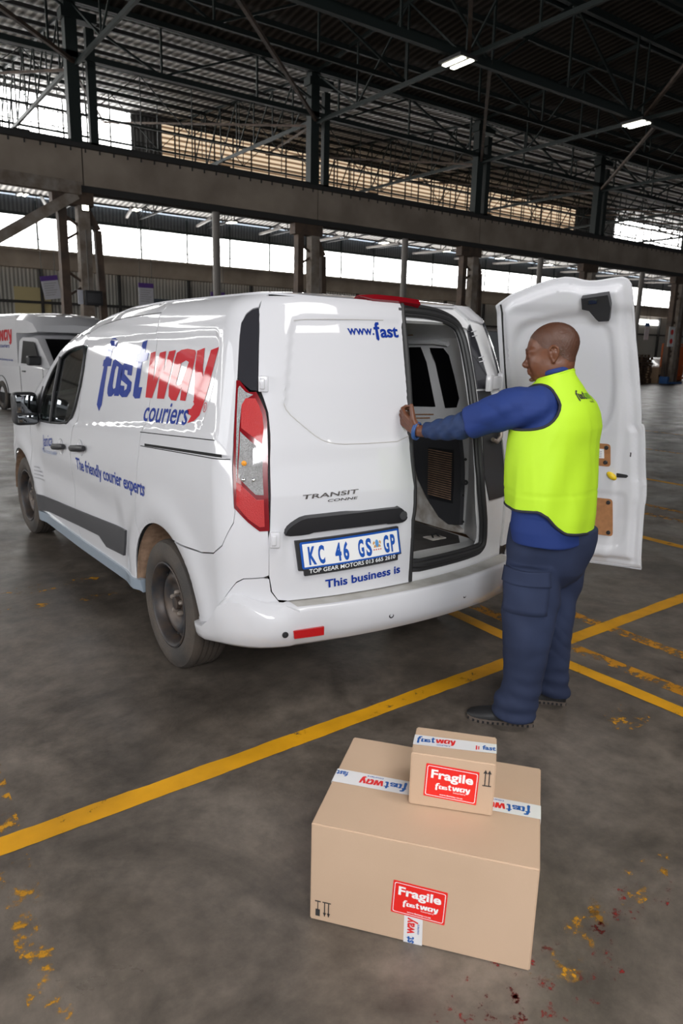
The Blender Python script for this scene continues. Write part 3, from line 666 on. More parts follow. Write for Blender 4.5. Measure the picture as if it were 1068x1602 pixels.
panel('clear_lens', [(.430, 1.425), (.450, 1.437), (.545, 1.412), (.64, 1.403), (.545, 1.383), (.500, 1.345), (.500, 1.26), (.512, 1.09), (.505, 1.05), (.482, 1.17)], WL, M['clear_lens'], base, (), .04, off=.0045, thick=.002)
for q, z, r, mt in ((.60, 1.135, .011, 'amber'), (.60, 1.07, .008, 'chrome'), (.72, 1.07, .008, 'chrome')):
    p0 = WL(np.array([q]), np.array([z]))[0]
    MB().lathe([(.001, -.012), (r * .7, -.010), (r, -.006), (r, -.0045)], 16, Matrix.Translation(Vector(p0)) @ Matrix.Rotation(math.radians(48), 4, 'Z') @ Matrix.Scale(-1, 4, (1, 0, 0)) @ Matrix.Scale(-1, 4, (1, 0, 0))).build('lamp_bulb', M[mt], base)
rl = panel('tail_lamp', [q for q in lamp if q[0] < .5] + [(.52, .93), (.52, 1.43)][::1], WR, M['dark_red'], van, (), .06, off=.003, thick=.03, flip=True)
panel('corner_backing', [(.30, .60), (1.06, .60), (1.06, 1.812), (.30, 1.812)], wrap_fn(1, -.012), M['paint_in'], van, (), .06, flip=True)
panel('corner_backing', [(.72, 1.735), (.40, 1.76), (.25, 1.812), (1.06, 1.812), (1.06, 1.75)], wrap_fn(1, .0), VW, van, (), .05, flip=True)
panel('lamp_recess', [(.50, 1.42), (.95, 1.42), (.95, .87), (.50, .87)], wrap_fn(1, -.03), M['black'], van, (), .08, flip=True)
# sills, mouldings, slot, arches
both('side_moulding', smooth_poly(DATA['mold'], 0), [], .05, M['grey_plastic'], 0.0, thick=.02, off=.012)
sillp = [(2.66, .262), (.425, .262), (.40, .34), (.37, .36), (.345, .34), (.36, .20), (2.66, .135), (2.70, .19)]
o = panel('sill', [(2.70, .288), (1.484, .310), (.47, .342), (.37, .350), (.345, .285), (1.528, .237), (2.72, .212)], side_fn(-1, False, .012), M['sill'], van, (), .05, thick=.03, flip=True)
panel('sill', [(2.72, .305), (1.484, .318), (.47, .345), (.345, .285), (1.528, .237), (2.75, .205)], side_fn(1, False, .012), M['sill'], van, (), .08, thick=.03)
panel('rail_slot', DATA['slot'], SL, M['gap'], van, (), .05, off=.002, thick=0, flip=True)
for a, b in (((.268, 1.091), (-.42, 1.133)), ((-.42, 1.133), (-.66, 1.147)), ((.285, 1.158), (-.55, 1.214))):
    pts = [(a[0] + (b[0] - a[0]) * t, a[1] + (b[1] - a[1]) * t) for t in np.linspace(0, 1, 14)]
    MB().tube([tuple(WL(np.array([qy(*p)[0]]), np.array([p[1]]))[0]) for p in pts], .0022, 5).build('panel_seam', M['gap'], van)
for cy, cz, r in (AR, AF):
    for sg in (-1, 1):
        T = Matrix.Translation((sg * .60, cy, cz))
        a0, a1 = math.radians(2), math.radians(178)
        mb = MB(); P = []
        for h, rr in ((.07, r - .03), (.10, r - .015), (.20, r - .01), (.262, r), (.285, r + .002)):
            P.append([(sg * (.60 + h), cy + rr * math.cos(a0 + (a1 - a0) * i / 40), cz + rr * math.sin(a0 + (a1 - a0) * i / 40)) for i in range(41)])
        mb.grid(P); mb.add([(sg * .67, cy, cz)] + P[0], [(0, i + 1, i + 2) for i in range(40)])
        mb.build('wheel_arch_liner', M['dusty_liner'], van)
# door handles with scooped cups
for (y0, z0, y1, z1), sg in (((1.94, .880, 1.66, .914), -1), ((1.485, .926, 1.195, .962), -1), ((1.94, .880, 1.66, .914), 1), ((1.485, .926, 1.195, .962), 1)):
    mb = MB(); pts = []
    for i in range(9):
        t = i / 8; y = y0 + (y1 - y0) * t; z = z0 + (z1 - z0) * t; pts.append((sg * (W(y, z) + .018 + .022 * math.sin(PI * min(1, t * 1.0 + .0))), y, z))
    mb.tube(pts, [.011, .015, .016, .016, .016, .016, .016, .015, .013], 10, flat=1.3).build('door_handle', M['black'], van)
    c = Vector((sg * (W(y1 + .12, z0) - .008), (y0 + y1) / 2 - .02, (z0 + z1) / 2 + .004))
    mb = MB(); mb.lathe([(.055, .012), (.045, .004), (.02, -.01), (.001, -.012)], 20, Matrix.Translation(c) @ Matrix.Scale(sg * -1, 4, (1, 0, 0)) @ Matrix.Scale(-1, 4, (1, 0, 0)))
    mb.build('handle_cup', M['paint_in'], van)

# roof, windscreen, bonnet and nose
def top_edge(y): return W(y, ztop(y) - .004)
YS = list(np.arange(-.43, 2.1, .07)) + [2.1]
Lf = [(-top_edge(y), y) for y in YS]
cor = [tuple(S(np.array([q]), np.array([1.811]))[0][:2]) for q in (.0, .25, .5, .75, 1.0)]
rearE = [(x, float(-R(x, 1.811))) for x in np.linspace(cor[-1][0], 0, 8)][1:]
ol = Lf[::-1] + cor + rearE
ol += [(-x, y) for x, y in ol[::-1][1:]]
def roof_fn(x, y):
    wv = np.interp(y, YS, [-a for a, b in Lf]); zt = ztop(y); rear = sst((y + .62) / .2)
    return np.stack([x, y, zt - .004 + .024 * np.sqrt(np.clip(1 - (x / (wv + .02)) ** 2, 0, 1)) * (.35 + .65 * rear) - .016 * sst((-.50 - y) / .16)], -1)
panel('roof', ol, roof_fn, VW, van, (), .06, thick=.01)
def cap(name, ys, m, crown, wf=lambda y: top_edge(y)):
    P = [[(wf(y) * u, y - (.10 * (u * u) if y > 2.2 else .03 * u * u), ztop(y) - .004 + crown * math.sqrt(max(0, 1 - .97 * u * u))) for u in np.linspace(-1, 1, 21)] for y in ys]
    return MB().grid(P).build(name, m, van)
cap('windscreen', np.linspace(2.12, 2.88, 8), M['glass'], .02)
cap('bonnet', [2.90, 3.0, 3.15, 3.3, 3.5, 3.65, 3.75, 3.82], VW, .03)
# side strip between doors and roof, windscreen pillar
strip_up = [(y, float(ztop(y)) - .004) for y in np.arange(.35, 2.1, .12)] + [(2.12, 1.584), (2.4, 1.415), (2.66, 1.262), (2.86, 1.145)]
strip_lo = [(2.68, 1.03), (2.62, 1.025)] + [(a, b + .003) for a, b in FD_T] + [(1.443, 1.658), (1.27, 1.703), (.871, 1.736), (.352, 1.751)]
both('cant_rail', strip_up + strip_lo, [], .04, shr=0.0)
P = []
for z in (.24, .4, .55, .68, .8, .88, .93):
    wn = W(3.8, min(z, .8)) + .02; yn = 3.93 if z < .68 else 3.93 - (z - .68) * .5
    P.append([(wn * u, yn - .30 * abs(u) ** 3.2, z) for u in np.linspace(-1, 1, 25)])
MB().grid(P).build('front_bumper', VW, van)
MB().grid([[(.42 * u, 3.945 - .05 * u * u, z) for u in np.linspace(-1, 1, 9)] for z in (.40, .55, .66)]).build('grille', M['black'], van)
for sg in (-1, 1):
    mb = MB(); mb.grid([[(sg * (.50 + .30 * t), 3.93 - .03 - .22 * t * t + dz * .0, .74 + .10 * t + dz) for t in np.linspace(0, 1, 8)] for dz in (0, .05, .10)])
    mb.build('headlamp', M['clear_lens'], van)
    P = [[(sg * (W(y, .5) + .008), y, z) for y in np.linspace(3.46, 3.78, 7)] for z in (.24, .45, .62)]
    MB().grid(P).build('front_bumper_side', VW, van)
# mirrors
M['mirror'] = mat('mirror_glass', (.22, .23, .24), .04, metal=1.0)
for sg in (-1, 1):
    mb = MB(); mb.box(.895 if sg > 0 else -1.065, 1.065 if sg > 0 else -.895, 2.36, 2.50, .985, 1.225, None, .035)
    h = mb.build('wing_mirror', M['black'], van)
    mb = MB(); mb.box(-1.050 if sg < 0 else .910, -.910 if sg < 0 else 1.050, 2.352, 2.362, 1.075, 1.210, None, .004); mb.build('mirror_glass', M['mirror'], h)
    mb = MB(); mb.box(-1.045 if sg < 0 else .910, -.910 if sg < 0 else 1.045, 2.352, 2.362, 1.005, 1.062, None, .004); mb.build('mirror_glass', M['mirror'], h)
    MB().bar((sg * .85, 2.44, 1.03), (sg * .92, 2.43, 1.04), .07, .06).build('mirror_arm', M['black'], h)
    panel('mirror_base', [(2.41, 1.03), (2.62, 1.03), (2.46, 1.16), (2.34, 1.27)], SL if sg < 0 else SRt, M['grey_plastic'], van, (), .05, off=.006, flip=sg < 0)

# cabin seen through the glass
mb = MB(); mb.box(-.72, .72, 2.35, 2.80, .70, .98, None, .05); mb.build('dashboard', M['grey_plastic'], van)
for x in (-.38, .38):
    mb = MB(); mb.box(x - .24, x + .24, 1.55, 2.05, .62, .78, None, .05); mb.box(x - .23, x + .23, 1.44, 1.58, .72, 1.28, Matrix.Translation((0, 0, 0)), .05); mb.box(x - .12, x + .12, 1.42, 1.52, 1.30, 1.46, None, .04)
    mb.build('cab_seat', M['seat'], van)
MB().tube([(.38 + .18 * math.cos(a), 2.22 + .05 * math.sin(a), 1.0 + .18 * math.sin(a)) for a in [2 * PI * i / 24 for i in range(24)]], .014, 8, closed=True).build('steering_wheel', M['black'], van)
mb = MB(); mb.box(-.68, .68, 1.40, 1.42, .45, 1.66); mb.build('bulkhead', M['paint_in'], van)
mb = MB(); mb.box(-.80, .80, .5, 2.5, .33, .40); mb.box(-.55, .55, -.45, 3.5, .33, .42); mb.build('underbody', M['gap'], van)

# dark structure behind the outer panels (seen in the door gaps)
panel('inner_body', [(2.66, .31), (2.74, .45), (2.66, .65), (2.62, .82), (2.6, 1.0), (2.64, 1.02), (2.42, 1.17), (2.28, 1.34), (2.13, 1.46), (1.92, 1.56), (1.68, 1.61), (1.42, 1.65), (.87, 1.74), (.3, 1.76), (-.3, 1.76), (-.42, 1.2), (-.42, .70), (-.30, .74)] + arc(*AR, 110, 5, 16) + [(.43, .33)],
      side_fn(-1, False, -.016), M['gap'], van, [shrink(WIN, -.01)], .08, thick=0, flip=True)

# ---------------------------------------------------------------- rear: closed door
DLq = [(.42, 1.800), (.578, 1.742), (.655, 1.60), (.688, 1.448), (.775, 1.385), (.832, 1.335), (.872, 1.25), (.888, 1.147), (.892, .861), (.872, .83), (.862, .672), (.885, .60), (.940, .562)]
def q2x(q, z): return float(S(np.array([q]), np.array([z]))[0][0])
def rearS(off=0.0, rec=None, sgn=-1):
    """rear face parametrised by x; follows the rounded corner when |x| is beyond its start"""
    base = rear_fn(off, rec)
    def fn(x, z):
        x = np.asarray(x, float); z = np.asarray(z, float); P = base(x, z); ax = np.abs(x)
        w = W(-.4, z); xb = w - .21; d = np.clip((ax - xb) / .21, 0, .97)
        # on the corner curve |x| = (1-t)^2 w + 2t(1-t) w + t^2 xb  ->  t = sqrt((w-|x|)/.21)
        t = np.sqrt(np.clip((w - ax) / .21, 0.0, 1)); yr = -(R0(z) - .22 * xb * xb); ys = yr + .21; cy = yr + .44 * xb * .21
        yc = (1 - t) ** 2 * ys + 2 * t * (1 - t) * cy + t * t * yr
        P[:, 1] = np.where(ax > xb, yc - off, P[:, 1]); return P
    return fn
RR = smooth_poly([(-.03, 1.722), (-.33, 1.716), (-.54, 1.706), (-.586, 1.685), (-.606, 1.613), (-.635, 1.379), (-.622, 1.335), (-.566, 1.281), (-.505, 1.227), (-.454, 1.207), (-.371, 1.200), (-.05, 1.203), (-.045, 1.3), (.012, 1.70)], 1)
left_edge = [(q2x(q, z), z) for q, z in DLq]
right_edge = [(-.072, .561), (-.073, .833), (-.057, .90), (-.055, 1.004), (-.064, 1.15), (-.060, 1.22), (-.041, 1.283), (-.032, 1.393), (-.013, 1.56), (.005, 1.727), (.022, 1.800)]
door_out = left_edge + [(-.66, .5545), (-.45, .556)] + right_edge + [(-.2, 1.804)]
ld = panel('rear_door', door_out, rearS(0.0, RR), VW, van, (), .014, thick=.03)
def on_rear(x, z, off=0.0): return rearS(off)(np.array([x]), np.array([z]))[0]
def RDf(off): return rearS(off)
MB().tube([tuple(on_rear(x + .006, z, -.012)) for x, z in smooth_poly(right_edge, 1, False)], .016, 8).build('door_seal', M['rubber'], ld)
MB().tube([tuple(on_rear(x + .030, z, -.040)) for x, z in smooth_poly(right_edge, 1, False)], .014, 8).build('door_seal', M['rubber'], ld)
rp_ = np.array(resample([q for q in RR if q[0] < -.03], .02, False)); MB().tube([tuple(q) for q in rearS(-.0035)(rp_[:, 0], rp_[:, 1])], .0019, 5).build('groove_shade_line', M['crease'], ld)  # thin grey tube stands in for the shaded line of the groove
hb = smooth_poly(DATA['handlebar'], 1)
hbp = panel('door_grip', hb, lambda x, z: rear_fn(.0)(x, z) - np.stack([0 * x, .034 * np.sqrt(np.clip((z - .83) / .09, 0, 1)) + .004, 0 * x], -1), M['black'], ld, (), .02, thick=.04)
MB().lathe([(.020, -.012), (.020, 0), (.001, .001)], 18, Matrix.Translation(Vector(on_rear(-.142, .886, .035))) @ Matrix.Rotation(-PI / 2, 4, 'Z')).build('door_lock', M['grey_plastic'], ld)
# plate
pp = [(-.636, .812), (-.152, .832), (-.137, .708), (-.156, .706), (-.156, .682), (-.600, .661), (-.602, .684), (-.625, .686)]
fr = panel('number_plate_holder', pp, rear_fn(.016), M['black'], ld, (), .08, thick=.016)
pq = np.array([(-.6205, .806), (-.155, .826), (-.143, .7125), (-.6125, .692)])
def pl_uv(u, v, off):                                         # u,v in 0..1 on the plate
    u = np.asarray(u, float); v = np.asarray(v, float)
    t = pq[0] * (1 - u)[:, None] + pq[1] * u[:, None]; b = pq[3] * (1 - u)[:, None] + pq[2] * u[:, None]; Q = b * (1 - v)[:, None] + t * v[:, None]
    return rear_fn(off)(Q[:, 0], Q[:, 1])
rr = smooth_poly([(.0, .0), (1, 0), (1, 1), (0, 1)], 0)
np_ = panel('number_plate', [(.01, 0), (.99, 0), (1, .05), (1, .95), (.99, 1), (.01, 1), (0, .95), (0, .05)], lambda u, v: pl_uv(u, v, .021), M['plate_blue'], ld, (), .25, thick=.003)
panel('plate_face', [(.02, .07), (.98, .07), (.98, .93), (.02, .93)], lambda u, v: pl_uv(u, v, .0222), M['plate_white'], np_, (), .25, thick=0)
pf = lambda u, v: pl_uv(u, v, .0232)
def plate_text(s, u0, u1, v0=.17, v1=.83, bold=.038, mt='plate_blue'):
    return decal_text('plate_lettering', s, (u0, v0), (u1, v0), (u0, v1), pf, M[mt], np_, bold, 0, caph=.73)
plate_text('K', .065, .135); plate_text('C', .155, .215); plate_text('4', .315, .375); plate_text('6', .395, .450); plate_text('G', .545, .605); plate_text('S', .625, .685); plate_text('G', .815, .875); plate_text('P', .895, .945)
mb = []                                                       # small crest between the letters
decal_poly('plate_crest', [([(.705, .42), (.785, .42), (.775, .52), (.715, .52)], []), ([(.705, .52), (.725, .60), (.715, .68), (.70, .60)], []), ([(.765, .60), (.785, .52), (.79, .62), (.775, .68)], [])], pf, mat('crest_gold', (.62, .33, .10), .5), np_, .0, .2)
decal_poly('plate_crest', [([(.745 + .018 * math.cos(a), .57 + .15 * math.sin(a)) for a in [2 * PI * i / 14 for i in range(14)]], [])], pf, mat('crest_blue', (.10, .30, .62), .5), np_, .0003, .2)
decal_poly('plate_crest', [([(.70 + k * .024, .31), (.715 + k * .024, .31), (.715 + k * .024, .36), (.70 + k * .024, .36)], []) for k in range(4)], pf, mat('crest_red', (.65, .2, .15), .5), np_, 0, .2)
def rt(s, p0, p1, pt, mt, bold=0.0, off=.002, caph=.73, parent=None, nm='rear_lettering', shear=0.0, fn=None):
    return decal_text(nm, s, p0, p1, pt, fn or rearS(0), M[mt], parent or ld, bold, off, caph, shear)
rt('TOP GEAR MOTORS 013 665 2610', (-.578, .6715), (-.170, .692), (-.578, .6895), 'white_text', .012, .0175, parent=fr, nm='holder_lettering')
rt('This business is', (-.500, .595), (-.130, .617), (-.503, .632), 'blue', .026, .004)
rt('TRANSIT', (-.600, .985), (-.352, .996), (-.600, 1.003), 'badge', .016, .004, nm='badge_lettering', shear=.02)
rt('CONNE', (-.492, .968), (-.357, .972), (-.490, .979), 'badge', .016, .004, nm='badge_lettering', shear=.02)
rt('www.', (-.297, 1.6525), (-.165, 1.6555), (-.297, 1.6935), 'blue', .018, fn=rearS(0, RR))
rt('ast', (-.133, 1.6465), (-.033, 1.650), (-.131, 1.6985), 'blue', .032, fn=rearS(0, RR))
decal_poly('rear_lettering', [([(-.148, 1.630), (-.158, 1.638), (-.156, 1.678), (-.164, 1.678), (-.164, 1.688), (-.156, 1.689), (-.155, 1.700), (-.148, 1.709), (-.132, 1.710), (-.132, 1.699), (-.141, 1.697), (-.142, 1.690), (-.133, 1.690), (-.133, 1.680), (-.142, 1.680), (-.142, 1.638)], [])], rearS(0, RR), M['blue'], ld, .002)
# hinges on the closed door side
for z in (1.448, .826):
    q = .70 if z > 1 else .90
    p0 = WL(np.array([q]), np.array([z]))[0]
    mb = MB(); T = Matrix.Translation(Vector(p0)) @ Matrix.Rotation(math.radians(-28), 4, 'Z')
    mb.box(-.004, .036, -.022, .006, -.032, .032, T, .004); mb.box(.0, .022, -.030, -.01, -.022, .022, T, .006)
    mb.build('door_hinge', VW, van)

# ---------------------------------------------------------------- rear bumper
def bump_prof():
    return [(.34, .02), (.355, .045), (.40, .055), (.46, .058), (.505, .052), (.528, .040), (.545, .020), (.560, -.006)]
def bumper(sg):
    P = []
    qs = [-.80, -.55, -.3, -.1, .1, .3, .5, .7, .9, 1.1]
    zt = [.375, .392, .420, .470, .530, .57, .60, .60, .585, .57]
    return qs
cols = []
# path in plan: from left wheel arch around the corner to the right wheel arch
path = []
for q in (-.80, -.6, -.35, -.15, .05, .22, .38, .52, .66, .8, .90, .98): path.append(('q', q, -1))
for x in np.linspace(-.655, .655, 19): path.append(('x', x, 0))
for q in (.98, .90, .8, .66, .52, .38, .22, .05, -.15, -.35, -.6, -.80): path.append(('q', q, 1))
prof = [(.0, -.012), (.02, .012), (.12, .036), (.40, .052), (.70, .058), (.90, .059), (.960, .057), (.988, .053), (1.0, .046)]
P = []
for kind, s, sg in path:
    col = []
    for t, o in prof:
        if kind == 'q':
            zt = np.interp(s, [-.86, -.35, -.165, .209, .449, .60, .80, 1.02], [.372, .413, .453, .556, .600, .575, .555, .547]); zb = np.interp(s, [-.86, -.5, 0, .3, 1.02], [.315, .320, .345, .36, .362])
            z = zb + (zt - zb) * t; o2 = o * np.interp(s, [-.86, .1, .6], [.35, .75, 1.0]) + (.006 if s < 0 else 0); 
            o2 = min(o2, float(np.interp(t, [0, .9, 1.0], [.1, .06, (.004 + .042 * sst((s - .65) / .35))])))
            p = wrap_fn(-1, o2)(np.array([s]), np.array([z]))[0]
            if sg > 0: p = p * np.array([-1, 1, 1])
        else:
            zb = .362 + .006 * (1 - (s / .6) ** 2); zt = .547 + .006 * (s + .6) / 1.2
            z = zb + (zt - zb) * t; dip = -.010 * sst((.52 - abs(s)) / .04) if .05 < t < .75 else 0
            p = np.array([s, -R(s, .50) - o + dip * -1 * -1, z])
        col.append(tuple(p))
    if kind == 'x': col.append((col[-1][0], col[-1][1] + .085, col[-1][2] + .003))
    else: col.append(tuple(np.array(col[-1]) * np.array([.985, 1, 1]) + np.array([0, .03, .002])))
    P.append(col)
bp_ = MB().grid(P, True).build('rear_bumper', VW, van, sharp=50)
# upper corner of the bumper moulding rises beside the doors: cover with a wrap panel
for fn_, fl in ((WL, False), (WR, True)):
    panel('bumper_corner', [(-.354, .405), (-.30, .38), (.30, .44), (.95, .50), (.955, .548), (.87, .60), (.858, .655), (.80, .660), (.556, .655), (.449, .637), (.209, .554), (-.165, .451)], fn_, VW, van, (), .04, off=.002, flip=fl)
st_ = [[np.array(c[-2]) + np.array((0, .006, .0006)), np.array(c[-1]) + np.array((0, 0, .0006))] for c, (kd, a_, b_) in zip(P, path) if kd == 'x']
MB().grid([[tuple(q) for q in r_] for r_ in st_]).build('bumper_step', M['ledge'], van)
for x, z in ((-.715, .437), (-.234, .457), (.212, .466), (.66, .452)):
    p0 = Vector((x, float(-R(x, .5)) - .0605, z)); T = Matrix.Translation(p0) @ Matrix.Rotation(-PI / 2 - math.atan(-.44 * x), 4, 'Z')
    MB().lathe([(.013, -.004), (.0135, .003), (.008, .004), (.008, .001), (.001, .001)], 20, T).build('parking_sensor', M['black'], bp_)
MB().lathe([(.024, -.003), (.026, .001), (.024, .002), (.001, .002)], 24, Matrix.Translation(Vector((.326, float(-R(.326, .5)) - .059, .464))) @ Matrix.Rotation(-PI / 2 + .14, 4, 'Z')).build('tow_cover', VW, bp_)
for sg in (-1, 1):
    pr = [(.555 * sg, .418), (.680 * sg, .416), (.684 * sg, .450), (.555 * sg, .455)]
    panel('rear_reflector', pr if sg > 0 else pr[::-1], lambda x, z: np.stack([x, -R(x, .5) - .066, z], -1), M['red_lens'], bp_, (), .05, thick=.01)

# brake lamp and roof header
cp = [(-.22, 1.822), (-.14, 1.810), (.0, 1.808), (.128, 1.800), (.13, 1.822), (.0, 1.829), (-.12, 1.831)]
panel('high_brake_lamp', cp, lambda x, z: np.stack([x, -R(x, z) - .018, z], -1), M['dark_red'], van, (), .05, thick=.05)
panel('pillar_cover', [(.475, 1.70), (.50, 1.725), (.585, 1.745), (.655, 1.47), (.662, 1.415), (.475, 1.415)], rearS(-.016), M['trimglass'], van, (), .05, thick=.01)
panel('lamp_recess', [(.475, 1.405), (.662, 1.405), (.685, 1.10), (.69, .865), (.515, .865), (.465, 1.0)], rearS(-.020), M['black'], van, (), .05, thick=.006)
MB().tube([tuple(rearS(.0)(np.array([x]), np.array([z]))[0]) for x, z in ((.53, 1.17), (.57, 1.155), (.61, 1.175), (.625, 1.22))], .011, 8).build('lamp_cable', M['rusty'], van)
MB().box(.545, .60, -.715, -.69, .96, 1.05, None, .012).build('lamp_socket', M['grey_plastic'], van)

# ---------------------------------------------------------------- door opening, jamb, seals
OUT = smooth_poly([(-.45, 1.785), (.032, 1.793), (.241, 1.786), (.384, 1.75), (.43, 1.696), (.447, 1.578), (.445, 1.365), (.438, 1.027), (.478, .783), (.491, .656), (.468, .623), (.427, .606), (-.022, .606), (-.45, .606), (-.49, .66), (-.47, .8), (-.44, 1.03), (-.447, 1.58), (-.43, 1.70)], 1)
INN = smooth_poly([(-.40, 1.758), (.025, 1.761), (.212, 1.762), (.317, 1.735), (.375, 1.694), (.392, 1.614), (.389, 1.491), (.392, 1.33), (.388, 1.175), (.392, .856), (.424, .70), (.409, .659), (.38, .648), (-.033, .648), (-.40, .648), (-.42, .70), (-.39, .86), (-.39, 1.60), (-.375, 1.69)], 1)
jout = [(-.62, .53), (0, .53), (.655, .53), (.672, .8), (.66, 1.1), (.645, 1.45), (.61, 1.70), (.56, 1.775), (.42, 1.800), (0, 1.803), (-.42, 1.800), (-.56, 1.775), (-.60, 1.6)]
jamb = panel('door_jamb', jout, rearS(-.026), M['paint_in'], van, [OUT], .04, thick=0)
panel('door_jamb', jout, rearS(-.030), M['paint_in'], van, [INN], .05, thick=0)
rs = resample(smooth_poly(OUT, 1), .03); 
def rrow(P, o): return [tuple(rearS(o - .034 * float(sst((-.02 - x) / .03)))(np.array([x]), np.array([z]))[0]) for x, z in P]
MB().tube(rrow([(x - .006 * np.sign(x), z) for x, z in rs], -.020), .013, 8, closed=True).build('opening_seal', M['rubber'], van)
OI = [((a[0] + b[0]) / 2, (a[1] + b[1]) / 2) for a, b in zip(resample(OUT, .001)[::1], resample(OUT, .001)[::1])]
mid = shrink(rs, .022); MB().tube(rrow(mid, -.012), .014, 8, closed=True).build('opening_seal', M['rubber'], van)
mid2 = shrink(rs, .040); MB().tube(rrow(mid2, -.020), .011, 8, closed=True).build('opening_seal', M['rubber'], van)
# inner pillar return: from the seal to the cargo liner
def liner_x(z): return np.interp(z, [.60, .9, 1.25, 1.55, 1.66, 1.74], [.66, .67, .65, .605, .55, .40])
inn = resample(INN, .03)
def to_liner(x, z):
    if z < .66: return (np.clip(x * 1.5, -.60, .60), .602)
    if z > 1.73: return (np.clip(x * 1.3, -.50, .50), 1.715)
    zz = np.interp(z, [.66, 1.73], [.602, 1.70]); return (math.copysign(float(liner_x(zz)), x), zz)
r0 = rrow(inn, -.028); r1 = []
for (x, z) in inn:
    lx, lz = to_liner(x, z); t = .0; y = -.50 if abs(x) > .1 else -.58
    r1.append((lx, -.50 if z > .66 and z < 1.72 else -.62, lz))
mb = MB(); n = len(inn); rm = [tuple(.25 * np.array(a) + .75 * np.array(b) + np.array((0, -.02, 0))) for a, b in zip(r0, r1)]
vs = r0 + rm + r1; mb.add(vs, [(k * n + i, k * n + (i + 1) % n, (k + 1) * n + (i + 1) % n, (k + 1) * n + i) for k in (0, 1) for i in range(n)])
mb.build('inner_pillar', M['paint_in'], van)
# cargo bay
Z = [.602, .70, .90, 1.10, 1.25, 1.40, 1.55, 1.66, 1.70]; 
P = [[(float(liner_x(z)), y, z) for z in Z] + [(.36, y, 1.725), (0, y, 1.73), (-.36, y, 1.725)] + [(-float(liner_x(z)), y, z) for z in Z[::-1]] for y in (-.62, -.5, 0, .5, 1.0, 1.39)]
MB().grid(P).build('cargo_liner', M['paint_in'], van)
panel('cargo_floor', [(-.62, 1.39), (-.62, -.70), (-.45, -.78), (0, -.835), (.45, -.78), (.62, -.70), (.62, 1.39)], lambda x, y: np.stack([x, y, .600 + 0 * x], -1), M['paint_in'], van, (), .2, thick=.015)
fl_ = panel('cargo_mat', [(-.60, -.72), (.36, -.74), (.44, -.70), (.60, -.52), (.61, -.2), (.62, 1.35), (-.62, 1.35)], lambda x, y: np.stack([x, y, .604 + 0 * x], -1), M['floor_mat'], van, (), .12, thick=.004)
MB().box(.40, .50, -.53, -.45, .600, .609, Matrix.Translation((0, 0, 0)), .003).build('tie_down', M['dirty_white'], van)
MB().tube([(.43, -.50, .606), (.44, -.48, .622), (.47, -.48, .622), (.48, -.50, .606)], .005, 6).build('tie_down', M['gap'], van)
def rin(off=.004):
    def fn(y, z): return np.stack([np.interp(z, Z, liner_x(np.array(Z))) - off, y, z], -1)
    return fn
wa = smooth_poly([(-.50, .603), (-.10, .603), (.55, .603), (.5, .80), (.35, .95), (.0, 1.05), (-.05, .93), (-.13, .82), (-.24, .72), (-.36, .655), (-.50, .635)], 1)
panel('wheel_box', wa, rin(.03), M['dirty_white'], van, (), .06, thick=.03, flip=True)
panel('wall_lining', [(-.495, .655), (-.41, .640), (-.33, .665), (-.22, .755), (-.13, .85), (-.03, 1.035), (.02, 1.16), (-.20, 1.17), (-.45, 1.15), (-.475, 1.0)], rin(.036), M['grey_plastic'], van, (), .06, thick=.03, flip=True)
mb = MB()
panel('vent_frame', [(-.435, .765), (-.235, .758), (-.215, 1.055), (-.42, 1.065)], rin(.039), M['black'], van, (), .1, thick=.002, flip=True)
for i in range(21):
    z = .785 + i * .0128; mb.box(.612, .619, -.425 + .0005 * i, -.240 + .0007 * i, z, z + .0045, None)
vv = mb.build('vent_slats', M['dusty_liner'], van)
panel('blanked_window', smooth_poly([(.10, 1.605), (-.165, 1.610), (-.235, 1.285), (.08, 1.265)], 0), rin(.006), M['blackglass'], van, (), .08, thick=.004, flip=True)
panel('blanked_window', [(-.240, 1.607), (-.345, 1.606), (-.372, 1.57), (-.428, 1.345), (-.405, 1.295), (-.318, 1.285)], rin(.006), M['blackglass'], van, (), .08, thick=.004, flip=True)
panel('blanked_window', [(.90, 1.605), (.16, 1.605), (.12, 1.265), (.86, 1.265)], rin(.006), M['blackglass'], van, (), .1, thick=.004, flip=True)
for a, b, c, d in ((.06, 1.664, -.16, 1.672), (-.05, 1.222, -.22, 1.238), (-.05, 1.200, -.19, 1.215)):
    panel('liner_slot', [(a, b), (c, d), (c, d + .006), (a, b + .006)], rin(.005), M['hardboard'], van, (), .1, thick=0, flip=True)
MB().tube([tuple(rin(.012)(np.array([y]), np.array([z]))[0]) for y, z in ((.2, 1.636), (-.30, 1.640), (-.40, 1.63))], .014, 8).build('liner_rib', M['paint_in'], van)
for y, z, r in ((-.56, 1.52, .006), (-.565, 1.49, .007), (-.60, 1.27, .006), (-.59, 1.27, .005), (-.60, 1.05, .007), (-.61, .93, .014), (-.60, .86, .006), (-.61, .72, .007)):
    k = (z - .66) / 1.07; px = .50
    MB().lathe([(r, -.002), (r, .003), (.001, .003)], 14, Matrix.Translation((.505, y - .03, z)) @ Matrix.Rotation(math.radians(-130), 4, 'Z')).build('pillar_hole', M['gap'], van)

